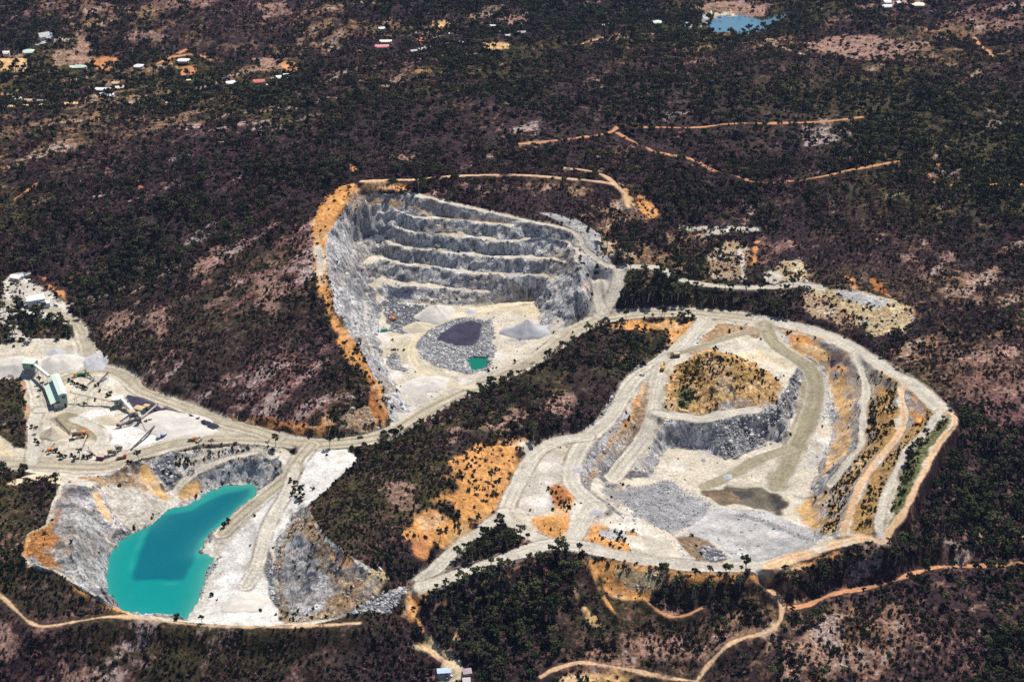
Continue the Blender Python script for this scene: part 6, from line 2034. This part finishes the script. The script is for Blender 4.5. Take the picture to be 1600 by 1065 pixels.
q = MB(); q.box((3.0, 0, 3.15), (4.0, 1.5, 0.2), tilt=Matrix.Rotation(-0.08, 3, "Y")); q.build("screen_deck", M["dusty_belt"], t)
q = MB(); q.box((7.4, 0, 2.7), (2.6, 1.4, 0.25), tilt=Matrix.Rotation(-0.3, 3, "Y")); q.build("discharge_belt", M["machine_yellow"], t)
for y in (-1.0, 1.0):
    q = MB(); q.prism([(-0.3, 0.0), (0.3, 0.0), (0.3, 1.2), (-0.3, 1.2)], 7.0); q.build("track", M["dark_steel"], t, bevel=0.2).location = (-0.5, y, 0)
ute(76, 494, -35, "white van parked beside the gate road", "truck_white", True, "van", "van")
ute(67, 499, 20, "white ute under trees by the gate road", "truck_white")
ute(72, 498, 35, "blue ute under trees by the gate road", "car_blue")
ute(41, 473, 20, "white ute left of the big workshop", "truck_white")
ute(88, 477, -20, "white van in the yard right of the workshop", "truck_white", True, "van", "van")
truck(300, 688, 5, "small orange truck on the road below the white stockpile", "machine_orange", "dust_tan", 6.0)
ute(702, 1058, 30, "white ute in the bottom house yard", "truck_white")
t = thing("shipping_container", "teal shipping container at the foot of the upper pit wall", "container", 600, 517, 15)
q = MB(); q.box((0, 0, 1.3), (6.0, 2.4, 2.6)); q.build("body", M["teal_sheet"], t, bevel=0.04)
q = MB()
for k in range(14):
    q.box((-2.7 + k * 0.415, -1.23, 1.3), (0.16, 0.08, 2.3))
q.build("ribs", M["teal_sheet"], t)
for y in (-0.6, 0.6):
    q = MB(); q.box((3.03, y, 1.3), (0.06, 1.1, 2.4)); q.build("door", M["teal_sheet"], t)

# --- small planted trees and lone trees inside the works (each one counts)
LONE = """63 617 3, 67 606 1, 62 600 2, 108 596 4, 113 599 5, 117 601 4, 122 603 6, 127 605 5, 131 607 4, 135 608 5, 149 604 4, 154 602 5, 156 612 6, 173 617 5, 168 619 4, 133 633 5, 149 626 4,
58 676 1, 56 689 6, 60 694 4, 50 668 5, 88 706 5, 93 711 4, 97 716 5, 103 714 6, 112 712 4, 117 718 5, 124 714 0, 131 716 4, 138 716 5, 143 713 6, 235 660 5, 240 664 4, 246 663 6, 229 662 5,
454 752 4, 462 757 5, 456 773 5, 470 785 4, 474 775 6, 571 667 5, 583 665 6, 520 674 5, 518 680 4, 460 768 5, 357 815 6, 350 822 5, 316 972 3, 277 966 5, 275 969 4, 331 931 5, 200 724 6,
706 633 5, 712 630 4, 720 627 5, 730 622 5, 741 618 4, 752 614 6, 765 608 5, 776 604 4, 684 645 5, 672 653 4, 660 660 5, 648 667 6, 640 672 5, 922 470 5, 918 480 4, 924 462 5, 912 490 4, 905 497 5,
780 615 5, 804 566 4, 876 540 5, 895 520 4, 620 612 5, 626 606 4, 612 640 5"""
proto_root = {}
SHAPE = {0: "rounded green gum tree", 1: "rounded green gum tree", 2: "leafy gum tree", 3: "leafy gum tree", 4: "small dark bushy tree", 5: "round dark bushy tree", 6: "spreading dark bushy tree"}
for line in LONE.replace("\n", " ").split(","):
    px, py, k = [float(q) for q in line.split()]
    k = int(k)
    fm = KINDS[k][0]
    nm, cat = FAMNAME[fm]
    x, y, z = ground(px, py)
    where = ("beside the green shed and stackers" if px < 180 and py < 640 else "in the lower plant yard" if px < 260 and py < 735 and py > 655 else "along the pale haul road by the upper pit" if 600 < px < 960
             else "on the white flank by the lake" if px > 260 and py > 700 else "at the haul road junction" if px > 500 else "in the plant yard")
    root = thing(nm, f"{SHAPE[k]} {where}", cat, at=(x, y, z), rz=random.uniform(0, 360), group=f"lone {cat}s {where}")
    root.scale = [random.uniform(0.65, 1.0) * (0.62 if px > 600 else 0.78)] * 3
    for pn, me in zip(("trunk", "crown"), part_mesh[k]):
        o = bpy.data.objects.new(pn, me)
        col.objects.link(o)
        o.parent = root
# ------------------------------------------------------------------ daylight
SUN_AZ, SUN_EL = math.radians(32), math.radians(61)      # beyond the quarry, a little to the right; high
w = bpy.data.worlds.new("World")
scene.world = w
w.use_nodes = True
wt = w.node_tree
sky = wt.nodes.new("ShaderNodeTexSky")
sky.sky_type = "NISHITA"
sky.sun_disc = False
sky.sun_elevation = SUN_EL
sky.sun_rotation = SUN_AZ % (2 * math.pi)
sky.altitude = 300
sky.air_density, sky.dust_density, sky.ozone_density = 1.0, 0.6, 1.5
wt.links.new(sky.outputs[0], wt.nodes["Background"].inputs[0])
wt.nodes["Background"].inputs[1].default_value = 0.07
sd = bpy.data.lights.new("sun", "SUN")
sd.energy, sd.angle, sd.color = 4.8, math.radians(0.5), (1.0, 0.94, 0.84)
so = bpy.data.objects.new("sun", sd)
col.objects.link(so)
to_sun = Vector((math.sin(SUN_AZ) * math.cos(SUN_EL), math.cos(SUN_AZ) * math.cos(SUN_EL), math.sin(SUN_EL)))
so.rotation_euler = to_sun.to_track_quat("Z", "Y").to_euler()
so.location = to_sun * 2000
vs = scene.view_settings
vs.view_transform, vs.look, vs.gamma, vs.exposure = "Standard", "None", 1.0, 0.2
vs.use_curve_mapping = False
scene.cycles.use_denoising = False
scene.cycles.max_bounces = 4
scene.cycles.diffuse_bounces = 2
scene.cycles.glossy_bounces = 2
scene.cycles.transparent_max_bounces = 4

# ------------------------------------------------------------------ the air: far hills fade a little to blue
hz = MB()
hz.box((0, 6200, 180), (15000, 15600, 900))
hm = bpy.data.materials.new("thin_blue_haze")
hm.use_nodes = True
ht = hm.node_tree
ht.nodes.remove(ht.nodes["Principled BSDF"])
pv = ht.nodes.new("ShaderNodeVolumePrincipled")
pv.inputs["Color"].default_value = (0.42, 0.56, 0.95, 1)
pv.inputs["Density"].default_value = 0.000018
pv.inputs["Anisotropy"].default_value = 0.1
ht.links.new(pv.outputs[0], ht.nodes["Material Output"].inputs["Volume"])
ho = hz.build("haze", hm)
ho["kind"], ho["label"], ho["category"] = "stuff", "thin blue haze over the far hills", "haze"
scene.cycles.volume_bounces = 0
